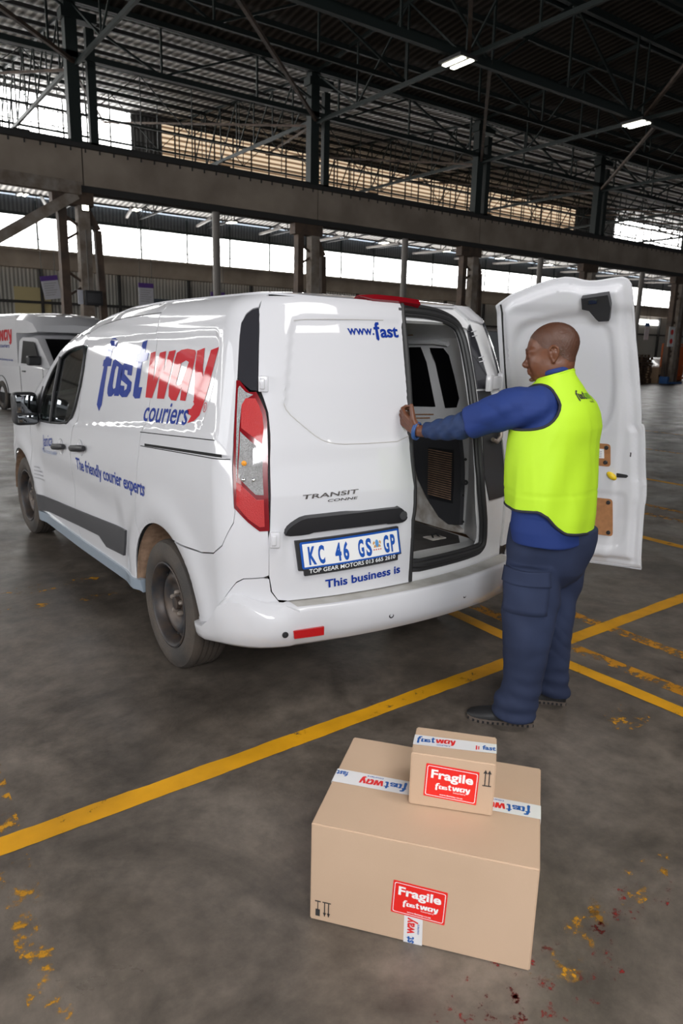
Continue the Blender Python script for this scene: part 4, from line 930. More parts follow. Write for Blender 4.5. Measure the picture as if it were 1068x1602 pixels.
# ---------------------------------------------------------------- rear right door, swung open
HX, HY, TH = .72, -.67, math.radians(112)
def open_fn(off):
    """off: distance inward of the outer skin (number or function of x,z)"""
    def fn(x, z):
        x = np.asarray(x, float); z = np.asarray(z, float)
        d = off(x, z) if callable(off) else off
        y = -R(x, z) + d; c, s = math.cos(TH), math.sin(TH); dx = x - HX; dy = y - HY
        return np.stack([HX + c * dx - s * dy, HY + s * dx + c * dy, z], -1)
    return fn
ZD = [(.738, 1.812), (.715, 1.83), (.663, 1.865), (.557, 1.906), (.487, 1.929), (.419, 1.940), (.378, 1.936), (.325, 1.922), (.271, 1.923), (.218, 1.932), (.173, 1.936), (.150, 1.927), (.134, 1.905), (.125, 1.84), (.117, 1.706), (.097, 1.566), (.079, 1.42), (.066, 1.30), (.066, 1.268), (.054, 1.264), (.046, 1.233), (.025, 1.003), (.018, .979), (.010, .881), (.016, .842), (.004, .60), (-.006, .516), (.257, .510), (.488, .515), (.645, .527), (.672, .746), (.700, 1.10), (.721, 1.272), (.735, 1.47), (.741, 1.69)]
ZR = smooth_poly([(.700, 1.227), (.690, 1.47), (.679, 1.624), (.650, 1.705), (.600, 1.745), (.499, 1.768), (.33, 1.791), (.29, 1.774), (.235, 1.74), (.212, 1.705), (.200, 1.635), (.188, 1.489), (.184, 1.373), (.197, 1.294), (.225, 1.235), (.275, 1.198), (.45, 1.185), (.66, 1.190)], 1)
ZG = smooth_poly([(.62, 1.30), (.61, 1.60), (.57, 1.69), (.40, 1.748), (.289, 1.752), (.245, 1.722), (.222, 1.634), (.205, 1.489), (.206, 1.36), (.25, 1.295), (.45, 1.245), (.6, 1.25)], 1)
ZL = smooth_poly([(.60, .62), (.60, .905), (.118, .910), (.098, .90), (.088, .70), (.092, .65), (.13, .605), (.3, .600)], 1)
ZM = smooth_poly([(.60, .925), (.60, 1.15), (.15, 1.04), (.130, 1.03), (.118, .93)], 1)
def inner_depth(x, z):
    P = np.stack([x, z], 1); s = -sdist(P, ZD)
    d = .010 + .034 * sst((s - .030) / .030) + .004 * sst((s - .004) / .004)
    d += .010 * sst((.055 - np.abs(s - .085)) / .03) * 0
    sr = sdist(P, ZR); d -= .032 * (1 - sst((sr + .022) / .030))
    sg = sdist(P, ZG); d -= .007 * (1 - sst((sg + .006) / .008))
    d -= .006 * (1 - sst((sdist(P, ZL) + .012) / .016))
    d -= .012 * sst((.165 - .02 * (z - 1.2) - x) / .03) * sst((s - .02) / .02) * (z < 1.75)
    return np.maximum(d, .006)
dr = panel('rear_door', ZD, open_fn(inner_depth), VW, van, (), .0125, thick=.006, flip=True, sharp=60)
tag(dr, 'open rear right door showing its inner panel')
panel('door_skin', ZD, open_fn(0.0), VW, dr, (), .05, thick=.012)
n_ = len(ZD); e0 = open_fn(0.0)(*np.array(ZD).T); e1 = open_fn(.012)(*np.array(ZD).T)
MB().tube([tuple(p) for p in open_fn(.008)(*np.array(smooth_poly(shrink(ZD, .004), 1)).T)], .006, 6, closed=True).build('door_hem', VW, dr)
MB().tube([tuple(p) for p in open_fn(.012)(*np.array(smooth_poly([(.712, 1.82), (.716, 1.69), (.712, 1.47), (.700, 1.272), (.680, 1.10), (.652, .75), (.635, .56)], 1, False)).T)], .005, 6).build('door_seal', M['rubber'], dr)
# hardboard pads with plastic studs, sticker, yellow grip, latch
def dpanel(nm, poly, mt, base, off, par, step=.1): return panel(nm, poly, open_fn(base + off), M[mt], par, (), step, thick=.003, flip=True)
for poly, studs in ((round_poly([(.48, 1.155), (.194, 1.158), (.186, 1.04), (.48, 1.045)], .018), [(.212, 1.138), (.212, 1.062), (.45, 1.135)]), (round_poly([(.52, .868), (.163, .872), (.143, .676), (.52, .680)], .018), [(.181, .853), (.166, .694), (.45, .85)])):
    pd = dpanel('hardboard_pad', poly, 'hardboard', .046, .003, dr, .05)
    for x, z in studs:
        p0 = open_fn(.052)(np.array([x]), np.array([z]))[0]; T = Matrix.Translation(Vector(p0)) @ Matrix.Rotation(TH + PI / 2, 4, 'Z')
        MB().lathe([(.0105, -.002), (.0105, .002), (.007, .005), (.003, .005), (.001, .003)], 18, T).build('stud', M['rubber'], pd)
st = dpanel('sticker', [(.30, 1.128), (.223, 1.130), (.219, 1.082), (.30, 1.080)], 'white_text', .046, .006, dr)
for i in range(4):
    z = 1.118 - i * .009; dpanel('sticker_print', [(.29, z), (.232, z), (.232, z - .003), (.29, z - .003)], 'greytext', .046, .0075, st)
p0 = Vector(open_fn(.058)(np.array([.176]), np.array([.995]))[0]); T = Matrix.Translation(p0) @ Matrix.Rotation(TH, 4, 'Z')
mb = MB(); P = []
for i in range(9):
    a = PI * i / 8; P.append([tuple(T @ Vector((.026 * math.cos(b) * math.sin(a), .012 * math.cos(a), .018 * math.sin(b) * math.sin(a) + .4 * .026 * math.cos(b) * math.sin(a)))) for b in [2 * PI * k / 16 for k in range(17)]])
mb.grid(P).build('yellow_grip', M['yellow_plastic'], dr)
dpanel('latch_slot', [(.157, 1.010), (.107, 1.006), (.100, 1.000), (.108, .990), (.155, .988)], 'black', .040, .004, dr)
dpanel('latch_slot', [(.102, 1.122), (.096, 1.122), (.096, 1.100), (.102, 1.100)], 'gap', .030, .006, dr)
mb = MB(); T2 = lambda x, z, o: Vector(open_fn(o)(np.array([x]), np.array([z]))[0])
LT = [(.330, 1.840), (.330, 1.795), (.300, 1.788), (.270, 1.752), (.258, 1.742), (.214, 1.745), (.206, 1.80), (.216, 1.855)]
panel('upper_latch', LT, open_fn(.095), M['black'], dr, (), .1, thick=.06, flip=True)
panel('latch_bolt', [(.300, 1.832), (.262, 1.836), (.262, 1.820), (.300, 1.816)], open_fn(.098), M['chrome'], dr, (), .1, thick=.003, flip=True)
# hinge arms
for z in (1.445, .80):
    a = T2(.735, z, .012); b = Vector((.50, -.757, z)); mb = MB()
    for dz in (-.022, 0, .022): pass
    d = (b - a).normalized(); Tm = Matrix.Translation(a) @ Matrix.Rotation(math.atan2(d.y, d.x), 4, 'Z')
    L_ = (b - a).length
    mb.box(.0, L_, -.008, .008, -.032, .032, Tm, .004); mb.box(-.012, .018, -.014, .014, -.045, .045, Tm, .005)
    mb.box(L_ - .04, L_ + .01, -.012, .012, -.04, .04, Tm, .004)
    mb.build('door_hinge', VW, van)
for x, z in ((.49, 1.69), (.49, 1.668), (.515, 1.565), (.515, 1.545)):
    p0 = rearS(-.008)(np.array([x]), np.array([z]))[0]; MB().tube([tuple(p0), tuple(p0 + np.array((.045, .012, .006)))], .0028, 6).build('trim_clip', VW, van)
# ---------------------------------------------------------------- wheels
def wheel(loc, sg, name='wheel', parent=None, R_=.326, wd=.205, rim=.205, steer=0.0, mats=('tyre', 'steel', 'rusty')):
    root = empty(name, (0, 0, 0)); 
    mb = MB(); h = wd / 2
    prof = [(rim + .004, -h * .80), (rim + .010, -h * .86), (rim + .03, -h * .98), (rim + .065, -h * 1.04), (R_ - .035, -h * .97), (R_ - .012, -h * .86), (R_ - .003, -h * .72), (R_, -h * .6)]
    gro = [-.42, -.14, .14, .42]
    pr = list(prof)
    for g in gro: pr += [(R_, h * (g - .045)), (R_ - .008, h * (g - .035)), (R_ - .008, h * (g + .035)), (R_, h * (g + .045))]
    pr += [(r, -a) for r, a in prof[::-1]]
    mb.lathe(pr, 64); mb.build('tyre', M[mats[0]], root, sharp=30)
    mb = MB()   # outward is +x local
    mb.lathe([(rim + .012, h * .86), (rim + .012, h * .93), (rim + .004, h * .95), (rim - .008, h * .86), (rim - .016, h * .55), (rim - .024, h * .35), (rim - .022, h * .26), (.172, h * .24), (.150, h * .50), (.138, h * .56), (.118, h * .54), (.104, h * .36), (.085, h * .28), (.06, h * .30), (.034, h * .34), (.032, h * .55), (.001, h * .57)], 48)
    rm = mb.build('rim', M[mats[1]], root, sharp=50)
    for k in range(16):
        a = 2 * PI * k / 16; T = Matrix.Rotation(a, 4, 'X') @ Matrix.Translation((h * .385, 0, .1605)) @ Matrix.Rotation(math.radians(50), 4, 'Y')
        MB().box(-.003, .0035, -.011, .011, -.009, .009, T, .003).build('rim_slot', M['gap'], rm)
    for k in range(5):
        a = 2 * PI * k / 5; T = Matrix.Rotation(a, 4, 'X') @ Matrix.Translation((h * .28, 0, .056))
        MB().lathe([(.0125, 0), (.0125, .022), (.008, .028), (.001, .028)], 6, T).build('wheel_nut', M[mats[2]], rm)
    root.location = loc; root.rotation_euler = (0, 0, PI if sg < 0 else 0)
    if steer: root.rotation_euler[2] += steer
    root.parent = parent
    return root
# wheels as parts of the van: tyre joined under each wheel root is one level too deep, so the rim hangs on the tyre
def wheel_part(loc, sg, parent, steer=0.0, **k):
    r = wheel(loc, sg, steer=steer, **k); Mx = Matrix.Translation(loc) @ Matrix.Rotation((PI if sg < 0 else 0) + steer, 4, 'Z')
    ty = [c for c in r.children if c.name.startswith('tyre')][0]; kids = []
    rim = [c for c in r.children if c.name.startswith('rim')][0]
    parts = [rim] + list(rim.children)
    ty.parent = parent; ty.matrix_local = Mx; ty.name = 'wheel'
    for c in parts: c.parent = ty; c.matrix_local = Matrix.Identity(4)
    # merge slots and nuts so each wheel reads as tyre > rim, nuts
    bpy.data.objects.remove(r)
    return ty
for y, sg, stv in ((0, -1, 0), (0, 1, 0), (3.062, -1, math.radians(2)), (3.062, 1, math.radians(2))):
    wheel_part((sg * .785, y, .326), sg, van, stv)

# ---------------------------------------------------------------- lettering on the side
DATA['L_s'] = [(.718,1.486),(.580,1.478),(.572,1.425),(.640,1.426),(.648,1.449),(.695,1.451),(.690,1.430),(.600,1.404),(.552,1.392),(.545,1.347),(.585,1.312),(.663,1.305),(.716,1.319),(.722,1.366),(.655,1.367),(.646,1.342),(.615,1.352),(.613,1.374),(.715,1.393),(.745,1.411),(.748,1.47)]
DATA['L_t'] = [(.440,1.612),(.502,1.600),(.510,1.542),(.545,1.538),(.545,1.500),(.512,1.500),(.505,1.365),(.500,1.325),(.462,1.312),(.395,1.318),(.386,1.375),(.436,1.372),(.450,1.500),(.385,1.512),(.380,1.548),(.436,1.549)]
DATA['L_a'] = [(.797,1.350) if q == (.799,1.317) else q for q in DATA['L_a']]; DATA['L_a2'] = [(-.105,1.405) if q == (-.111,1.357) else q for q in DATA['L_a2']]
L = lambda k: DATA['L_' + k]
for nm, loops, mt in (('fast', [(L('f'), []), (L('a'), [L('ah')]), (L('s'), []), (L('t'), [])], 'blue'), ('way', [(L('w'), []), (L('a2'), [L('a2h')]), (L('y'), [])], 'red')):
    decal_poly('side_lettering', loops, SL, M[mt], van, -.0015, .03)
ring = [(-.3855 + .0165 * math.cos(a), 1.3345 + .021 * math.sin(a)) for a in [2 * PI * i / 28 for i in range(28)]]; ri = [(-.3855 + .0135 * math.cos(a), 1.3345 + .0175 * math.sin(a)) for a in [2 * PI * i / 28 for i in range(28)]]
decal_poly('side_lettering', [(ring, [ri])], SL, M['red'], van, -.0015)
decal_text('side_lettering', 'R', (-.380, 1.325), (-.391, 1.325), (-.380, 1.344), SL, M['red'], van, .02, -.0015, .73)
decal_text('side_lettering', 'couriers', (.305, 1.213), (-.225, 1.243), (.305, 1.325), SL, M['blue'], van, .012, -.0015, .78, shear=.04)
decal_text('side_lettering', 'The friendly courier experts', (1.436, .800), (.194, .846), (1.436, .876), SL, M['blue'], van, .022, -.0018, .73)
decal_text('side_lettering', 'Janica', (2.285, .838), (2.005, .876), (2.285, .925), SL, M['blue'], van, .01, -.005, .73, shear=.06)
decal_text('side_lettering', 'Your local courier', (2.33, .788), (1.895, .822), (2.33, .825), SL, M['lightblue'], van, 0, -.005, .73)
decal_poly('contact_lines', [([(2.62, .632 - i * .028), (b_, .640 - i * .028), (b_, .650 - i * .028), (2.62, .642 - i * .028)], []) for i, b_ in enumerate((2.50, 2.47, 2.44, 2.40))], SL, M['greytext'], van, -.005)

# ---------------------------------------------------------------- cardboard boxes
M['card'] = mat('cardboard', (0.56, 0.395, 0.275), 0.75, nscale=3, col2=(0.52, 0.365, 0.25), bump=0.05, bscale=250)
M['card_edge'] = mat('cardboard_edge', (0.36, 0.24, 0.15), 0.85)
M['tape'] = mat('printed_white_tape', (0.72, 0.71, 0.72), 0.25, coat=0.3)
M['label_red'] = mat('red_label', (0.80, 0.02, 0.015), 0.35, coat=0.2)
M['print'] = mat('dark_print', (0.03, 0.028, 0.028), 0.7)
M['tape_blue'] = mat('tape_blue_print', (0.012, 0.10, 0.38), 0.4)
M['tape_red'] = mat('tape_red_print', (0.72, 0.02, 0.02), 0.4)
LG = {}
for k in ('f', 'a', 'ah', 's', 't', 'w', 'a2', 'a2h', 'y'): LG[k] = [((1.10 - y) / 1.5, (z - 1.20 - .03 * (1.1 - y) * -0.0) / 1.5 * 1.05) for y, z in DATA['L_' + k]]
def logo(par, p0, e, f, fn, off, mb, mr, nm='logo_print', sub=True, steps=.03, msub=None):
    """courier logo in flat coordinates: p0 origin, e width vector, f height vector (unit logo is 1 wide)"""
    p0, e, f = (np.array(q, float) for q in (p0, e, f))
    tf = lambda P: [tuple(p0 + e * u + f * v) for u, v in P]
    st = np.linalg.norm(e) * .2
    decal_poly(nm, [(tf(LG['f']), []), (tf(LG['a']), [tf(LG['ah'])]), (tf(LG['s']), []), (tf(LG['t']), [])], fn, mb, par, off, st)
    decal_poly(nm, [(tf(LG['w']), []), (tf(LG['a2']), [tf(LG['a2h'])]), (tf(LG['y']), [])], fn, mr, par, off, st)
    if sub: decal_text(nm, 'couriers', tf([(.53, .0)])[0], tf([(.88, .0)])[0], tf([(.53, .06)])[0], fn, msub or mb, par, .01, off, .73)
def label(par, base, fn, corners, s=1.0):
    """red fragile label; corners bl, br, tr, tl in face coordinates"""
    c = [np.array(q, float) for q in corners]; o = c[0]; e = c[1] - c[0]; f = c[3] - c[0]
    lb = panel('fragile_label', round_poly([tuple(q) for q in c], .003), lambda u, v: fn(u, v, .0008), M['label_red'], par, (), .2, thick=.0006)
    P = lambda u, v: tuple(o + e * u + f * v)
    g = lambda u, v: fn(u, v, .0014)
    a = round_poly([P(.03, .045), P(.97, .045), P(.97, .955), P(.03, .955)], .006); b = round_poly([P(.042, .062), P(.958, .062), P(.958, .938), P(.042, .938)], .005)
    decal_poly('label_border', [(a, [b])], g, M['white_text'], lb, 0, .3)
    decal_text('label_text', 'Fragile', P(.11, .60), P(.90, .60), P(.11, .86), g, M['white_text'], lb, .030, 0, .73)
    logo(lb, P(.20, .235), e * .66, f * .78, g, 0, M['white_text'], M['white_text'], 'label_text', True)
    decal_text('label_text', 'www.fastway.co.za', P(.30, .105), P(.74, .105), P(.30, .15), g, M['white_text'], lb, .02, 0, .73)
def carton(lbl, x, y, z, th, w, d, h, name='cardboard_box', grp=None):
    t = thing(name, lbl, 'box', (x, y, z), th, grp)
    mb = MB()
    bm = bmesh.new(); bmesh.ops.create_cube(bm, size=1)
    for v in bm.verts: v.co = Vector((w / 2 + v.co.x * w, d / 2 + v.co.y * d, h / 2 + v.co.z * h))
    bmesh.ops.bevel(bm, geom=list(bm.edges), offset=.0035, segments=3, affect='EDGES'); bmesh.ops.subdivide_edges(bm, edges=[e for e in bm.edges if e.calc_length() > .1], cuts=8, use_grid_fill=True)
    for v in bm.verts:
        q = v.co; v.co.z += .0004 * math.sin(q.x * 23) * (q.z > h * .9) + .0002 * math.sin(q.x * 60 + q.y * 40) * (q.z > h * .9)
    bm.verts.index_update(); mb.add([v.co[:] for v in bm.verts], [[v.index for v in f.verts] for f in bm.faces]); bm.free()
    mb.build('carton_body', M['card'], t)
    for y0 in (d / 2,): MB().box(.001, w - .001, y0 - .0008, y0 + .0008, h - .001, h + .0012).build('flap_seam', M['card_edge'], t)
    front = lambda u, v, o: np.stack([u, 0 * u - o, v], -1)
    top = lambda u, v, o: np.stack([u, v, 0 * u + h + o + .0010], -1)
    return t, front, top
bx, fr_, tp_ = carton('large brown cardboard box lying on the concrete floor under a smaller box', -1.1821, -1.7827, .001, -.8891, .6115, .4691, .313)
BH = .314
def tapes(par, poly, fn, off=.0006, nm='tape'): return panel(nm, poly, lambda u, v: fn(u, v, off), M['tape'], par, (), .03, thick=.0002)
tt = tapes(bx, [(0, .203), (.6115, .207), (.6115, .270), (0, .272)], tp_)
tapes(bx, [(0, .25), (.6115, .25)][:0] or [(.0, .302), (.001, .302), (.001, .303), (.0, .303)], fr_) if False else None
g = lambda u, v: tp_(u, v, .0011)
for x0 in (.225, .585):                                       # print reads from the far side, so it is upside down here
    logo(tt, (x0, .262), (-.145, .002), (0, -.165), g, 0, M['tape_blue'], M['tape_red'], 'tape_print')
decal_text('tape_print', 'fast', (.038, .262), (.001, .262), (.038, .237), g, M['tape_blue'], tt, .03, 0, .73)
MB().box(-.0012, .0002, .203, .272, .313 - .05, .314).build('tape_end', M['tape'], tt); MB().box(.6113, .6127, .207, .270, .313 - .05, .314).build('tape_end', M['tape'], tt)
f2 = lambda u, v: fr_(u, v, .0011)
t3 = tapes(bx, [(.272, .0), (.324, .0), (.322, .09), (.271, .09)], fr_)
decal_text('tape_print', 'way', (.300, .030), (.300, .082), (.278, .030), f2, M['tape_red'], t3, .03, 0, .56)
decal_text('tape_print', 'st', (.300, .001), (.300, .022), (.278, .001), f2, M['tape_blue'], t3, .03, 0, .65)
decal_text('tape_print', 'couriers', (.314, .034), (.314, .066), (.306, .034), f2, M['tape_blue'], t3, .01, 0, .73)
label(bx, None, fr_, [(.233, .088), (.381, .082), (.385, .186), (.237, .191)])
def arrows(par, fn, x0, x1, z0, z1, up=True, glass=None):
    L2 = []
    yb, yt = (z0, z1) if up else (z1, z0); s = 1 if up else -1; w = x1 - x0
    for k in (.27, .73):
        x = x0 + w * k; L2.append(([(x - .0015, yb), (x + .0015, yb), (x + .0015, yt - s * .010), (x - .0015, yt - s * .010)] if up else [(x - .0015, yt), (x + .0015, yt), (x + .0015, yb), (x - .0015, yb)], []))
        L2.append(([(x - .006, yt - s * .012), (x + .006, yt - s * .012), (x, yt)] if up else [(x, yt), (x + .005, yt + .012), (x - .005, yt + .012)], []))
    L2.append(([(x0, yb - .0015), (x1, yb - .0015), (x1, yb + .002), (x0, yb + .002)], []))
    if glass:
        a, b, c, d = glass
        L2.append(([(a, c), (b, c), (b, c + (d - c) * .45), (a, c + (d - c) * .45)], [])); m = (a + b) / 2
        L2.append(([(m - .0012, c + (d - c) * .4), (m + .0012, c + (d - c) * .4), (m + .0012, d - .002), (m - .0012, d - .002)], []))
        L2.append(([(a - .002, d - .004), (b + .002, d - .004), (b + .002, d), (a - .002, d)], []))
    decal_poly('handling_marks', L2, lambda u, v: fn(u, v, .0011), M['print'], par, 0, .05)
arrows(bx, fr_, .037, .062, .020, .066, False, (.017, .030, .017, .068))
sb, fs_, ts_ = carton('small brown cardboard box stacked on top of the large box', -.9016, -1.8669, BH + .0015, -.8334, .2379, .1477, .1644)
t4 = tapes(sb, [(.0, .044), (.2379, .054), (.2379, .104), (.0, .098)], ts_)
g4 = lambda u, v: ts_(u, v, .0011)
logo(t4, (.008, .052), (.112, .004), (0, .135), g4, 0, M['tape_blue'], M['tape_red'], 'tape_print')
decal_text('tape_print', 'fast', (.198, .066), (.236, .068), (.198, .089), g4, M['tape_blue'], t4, .03, 0, .73)
decal_poly('tape_print', [([(.179, .060), (.183, .060), (.183, .082), (.179, .082)], []), ([(.186, .062), (.189, .062), (.189, .080), (.186, .080)], [])], g4, M['tape_red'], t4, 0, .05)
label(sb, None, fs_, [(.041, .035), (.191, .028), (.194, .133), (.045, .139)])
arrows(sb, fs_, .204, .228, .094, .144, True)

# ---------------------------------------------------------------- the person
M['skin'] = mat('skin', (0.165, 0.062, 0.031), 0.40, nscale=30, col2=(0.13, 0.048, 0.024), bump=0.04, bscale=300, spec=0.45, sss=0.15)
M['hair'] = mat('cropped_hair', (0.115, 0.047, 0.027), 0.36, nscale=420, col2=(0.066, 0.029, 0.018), bump=0.3, bscale=700)
M['vest'] = mat('hi_vis_yellow', (0.50, 0.80, 0.022), 0.65, bump=0.10, bscale=500)
M['piping'] = mat('black_binding', (0.02, 0.022, 0.03), 0.8)
M['shirt'] = mat('royal_blue_shirt', (0.009, 0.031, 0.165), 0.8, bump=0.1, bscale=600)
M['sleeve'] = mat('navy_arm_sleeve', (0.013, 0.032, 0.10), 0.75)
M['trouser'] = mat('navy_work_trousers', (0.019, 0.030, 0.074), 0.85, nscale=5, col2=(0.013, 0.021, 0.055), bump=0.1, bscale=500)
M['shoe'] = mat('black_shoe', (0.012, 0.012, 0.013), 0.55)
M['sole'] = mat('grey_sole', (0.11, 0.085, 0.07), 0.8)
M['band'] = mat('blue_wristband', (0.02, 0.075, 0.24), 0.5)
RV = np.array([.8152, -.5791]); FV = np.array([.5791, .8152])
def rf(r, f, z=0.0): q = RV * r + FV * f; return Vector((q[0], q[1], z))
SHL = np.array(rf(-.65, -.76).xy); HDG = np.array(rf(-.76, .65).xy)      # to his left, and where he faces
person = thing('person', 'person with shaved head in yellow hi-vis vest and navy trousers, holding the van door edge', 'person', (.31, -1.36, 0))
def local(o): o.matrix_parent_inverse = Matrix.Translation((-.31, 1.36, 0)); return o
def evaluate(mb, voxel, smooth=3, fac=.5, name='tmp', disp=None):
    me = bpy.data.meshes.new(name); me.from_pydata([tuple(map(float, v)) for v in mb.v], [], mb.f); o = bpy.data.objects.new(name, me); C.objects.link(o)
    m = o.modifiers.new('r', 'REMESH'); m.mode = 'VOXEL'; m.voxel_size = voxel
    if smooth: s = o.modifiers.new('s', 'SMOOTH'); s.factor = fac; s.iterations = smooth
    dg = bpy.context.evaluated_depsgraph_get(); dg.update(); out = bpy.data.meshes.new_from_object(o.evaluated_get(dg))
    bpy.data.objects.remove(o); return out
def finish(me, name, m, parent, disp=None, mats=None):
    if disp:
        n = len(me.vertices); co = np.empty(n * 3); me.vertices.foreach_get('co', co); no = np.empty(n * 3); me.vertex_normals.foreach_get('vector', no)
        co = co.reshape(-1, 3); no = no.reshape(-1, 3); co = co + no * disp(co)[:, None]; me.vertices.foreach_set('co', co.ravel()); me.update()
    me.materials.clear(); me.materials.append(m); me.polygons.foreach_set('use_smooth', [True] * len(me.polygons))
    o = bpy.data.objects.new(name, me); C.objects.link(o); o.parent = parent; local(o) if parent is person else None; return o
def ball(mb, c, r, n=12):
    r = (r, r, r) if not isinstance(r, (tuple, list)) else r
    P = [[(c[0] + r[0] * math.sin(PI * i / n) * math.cos(2 * PI * j / (2 * n)), c[1] + r[1] * math.sin(PI * i / n) * math.sin(2 * PI * j / (2 * n)), c[2] + r[2] * math.cos(PI * i / n)) for j in range(2 * n)] for i in range(n + 1)]
    k = len(mb.v); a = n + 1; b = 2 * n; mb.v += [q for row in P for q in row]
    fs = [(k + i * b + j, k + i * b + (j + 1) % b, k + (i + 1) * b + (j + 1) % b, k + (i + 1) * b + j) for i in range(a - 1) for j in range(b)]; mb.f += [f[::-1] for f in fs]; mb.m += [0] * len(fs)
def limb(mb, pts, rs, n=16):
    """capsule chain with rounded joints"""
    for p, r in zip(pts, rs): ball(mb, p, r, 8)
    mb.tube(pts, list(rs), n)
def ringloft(mb, rings, n=48, A=None):
    """rings: (cx,cy,cz, a, b, axis_a(2), axis_b(2)) closed solid"""
    k = len(mb.v)
    for cx, cy, cz, a, b, ua, ub in rings:
        for i in range(n):
            t = 2 * PI * i / n; c, s = math.cos(t), math.sin(t); c = math.copysign(abs(c) ** .9, c); s = math.copysign(abs(s) ** .9, s)
            mb.v.append((cx + ua[0] * a * c + ub[0] * b * s, cy + ua[1] * a * c + ub[1] * b * s, cz))
    m = len(rings); up = rings[-1][2] > rings[0][2]; cr = rings[0][5][0] * rings[0][6][1] - rings[0][5][1] * rings[0][6][0] > 0
    fs = [(k + i * n + j, k + i * n + (j + 1) % n, k + (i + 1) * n + (j + 1) % n, k + (i + 1) * n + j) for i in range(m - 1) for j in range(n)]
    fs += [tuple(k + j for j in range(n))[::-1], tuple(k + (m - 1) * n + j for j in range(n))]
    if up != cr: fs = [f[::-1] for f in fs]
    mb.f += fs; mb.m += [0] * len(fs)
WST = [(.3157,-1.3563,.885,.183),(.3146,-1.3555,.8355,.1864),(.3069,-1.35,.7727,.1859),(.3009,-1.3457,.6863,.1802),(.2948,-1.3414,.6133,.1672),(.2945,-1.3412,.5693,.1552)]
LN = [(.2305,-1.3325,.7229,.1175),(.2249,-1.3408,.6401,.1227),(.2194,-1.3492,.5569,.1200),(.2093,-1.3543,.473,.1124),(.2015,-1.361,.3886,.1041),(.1935,-1.3676,.2737,.0903),(.1836,-1.3728,.203,.0849),(.1756,-1.3672,.1511,.0881),(.164,-1.3589,.1018,.0962),(.1599,-1.356,.0485,.0965)]
LF = [(.398,-1.3625,.80,.098),(.4055,-1.3587,.7019,.0983),(.4104,-1.35,.61,.0903),(.4153,-1.3412,.5164,.0879),(.4105,-1.3377,.4248,.0856),(.4212,-1.3331,.328,.0806),(.4343,-1.3301,.1977,.0756),(.4378,-1.3326,.1338,.0745),(.4431,-1.3364,.0954,.0776),(.4474,-1.3394,.0596,.0778)]
mb = MB()
ringloft(mb, [(x, y, z, h * k_, b_, RV, FV) for (x, y, z, h), k_, b_ in zip(WST[:4], (1, 1, .99, .93), (.138, .138, .128, .108))] + [(.3009, -1.3457, .615, .10, .07, RV, FV)])
ringloft(mb, [(x, y, z, h * .97, min(h, .108) * .97, RV, FV) for x, y, z, h in LN])
ringloft(mb, [(x, y, z, h * .97, min(h * 1.1, .105) * .97, RV, FV) for x, y, z, h in LF])
def fold(co):
    x, y, z = co[:, 0], co[:, 1], co[:, 2]; u = x * RV[0] + y * RV[1]; v = x * FV[0] + y * FV[1]
    lo = np.exp(-np.maximum(z - .04, 0) / .11)
    d = .006 * lo * np.sin(z * 95 + 9 * u + 5 * v) + .004 * lo * np.sin(z * 61 - 23 * u + 1)
    d += .0065 * np.sin(17 * z + 30 * u + 2 * np.sin(9 * z)) * np.exp(-((z - .42) / .17) ** 2)
    d += .0055 * np.sin(46 * (z * .75 + u * .9)) * np.exp(-((z - .55) / .10) ** 2) + .0045 * np.sin(40 * u + 12 * z) * np.exp(-((z - .75) / .08) ** 2)
    d += .0028 * np.abs(np.sin(38 * z + 26 * u + 2.5 * np.sin(14 * u + 7 * z))) * np.exp(-((z - .30) / .16) ** 2)
    return d
tr_me = evaluate(mb, .006, 6, .6); trousers = finish(tr_me, 'trousers', M['trouser'], person, fold)
# cargo pocket on the near thigh
def leg_pt(ang, z, o):
    L_ = LN[::-1]; zs = [q[2] for q in L_]; c = [float(np.interp(z, zs, [q[i] for q in L_])) for i in (0, 1, 3)]
    a = c[2] * .97 + o; b = min(c[2], .108) * .97 + o; k = math.cos(ang), math.sin(ang)
    q = np.array(c[:2]) + RV * a * math.copysign(abs(k[0]) ** .9, k[0]) + FV * b * math.copysign(abs(k[1]) ** .9, k[1]); return (q[0], q[1], z)
def pocket(nm, a0, a1, z0, z1, o, th=.004, slope=0.0):
    n = 12; mb = MB(); P = []
    for i in range(9):
        z = z0 + (z1 - z0) * i / 8; P.append([leg_pt(a0 + (a1 - a0) * j / n, z + slope * (j / n), o + fold(np.array([leg_pt(a0 + (a1 - a0) * j / n, z, 0)]))[0]) for j in range(n + 1)])
    mb.grid(P); o_ = mb.build(nm, M['trouser'], trousers, True); m = o_.modifiers.new('t', 'SOLIDIFY'); m.thickness = th; m.offset = 0
    return o_
pocket('cargo_pocket', math.radians(-172), math.radians(-72), .530, .700, .009, .006)
pocket('pocket_flap', math.radians(-174), math.radians(-70), .652, .716, .014, .005)
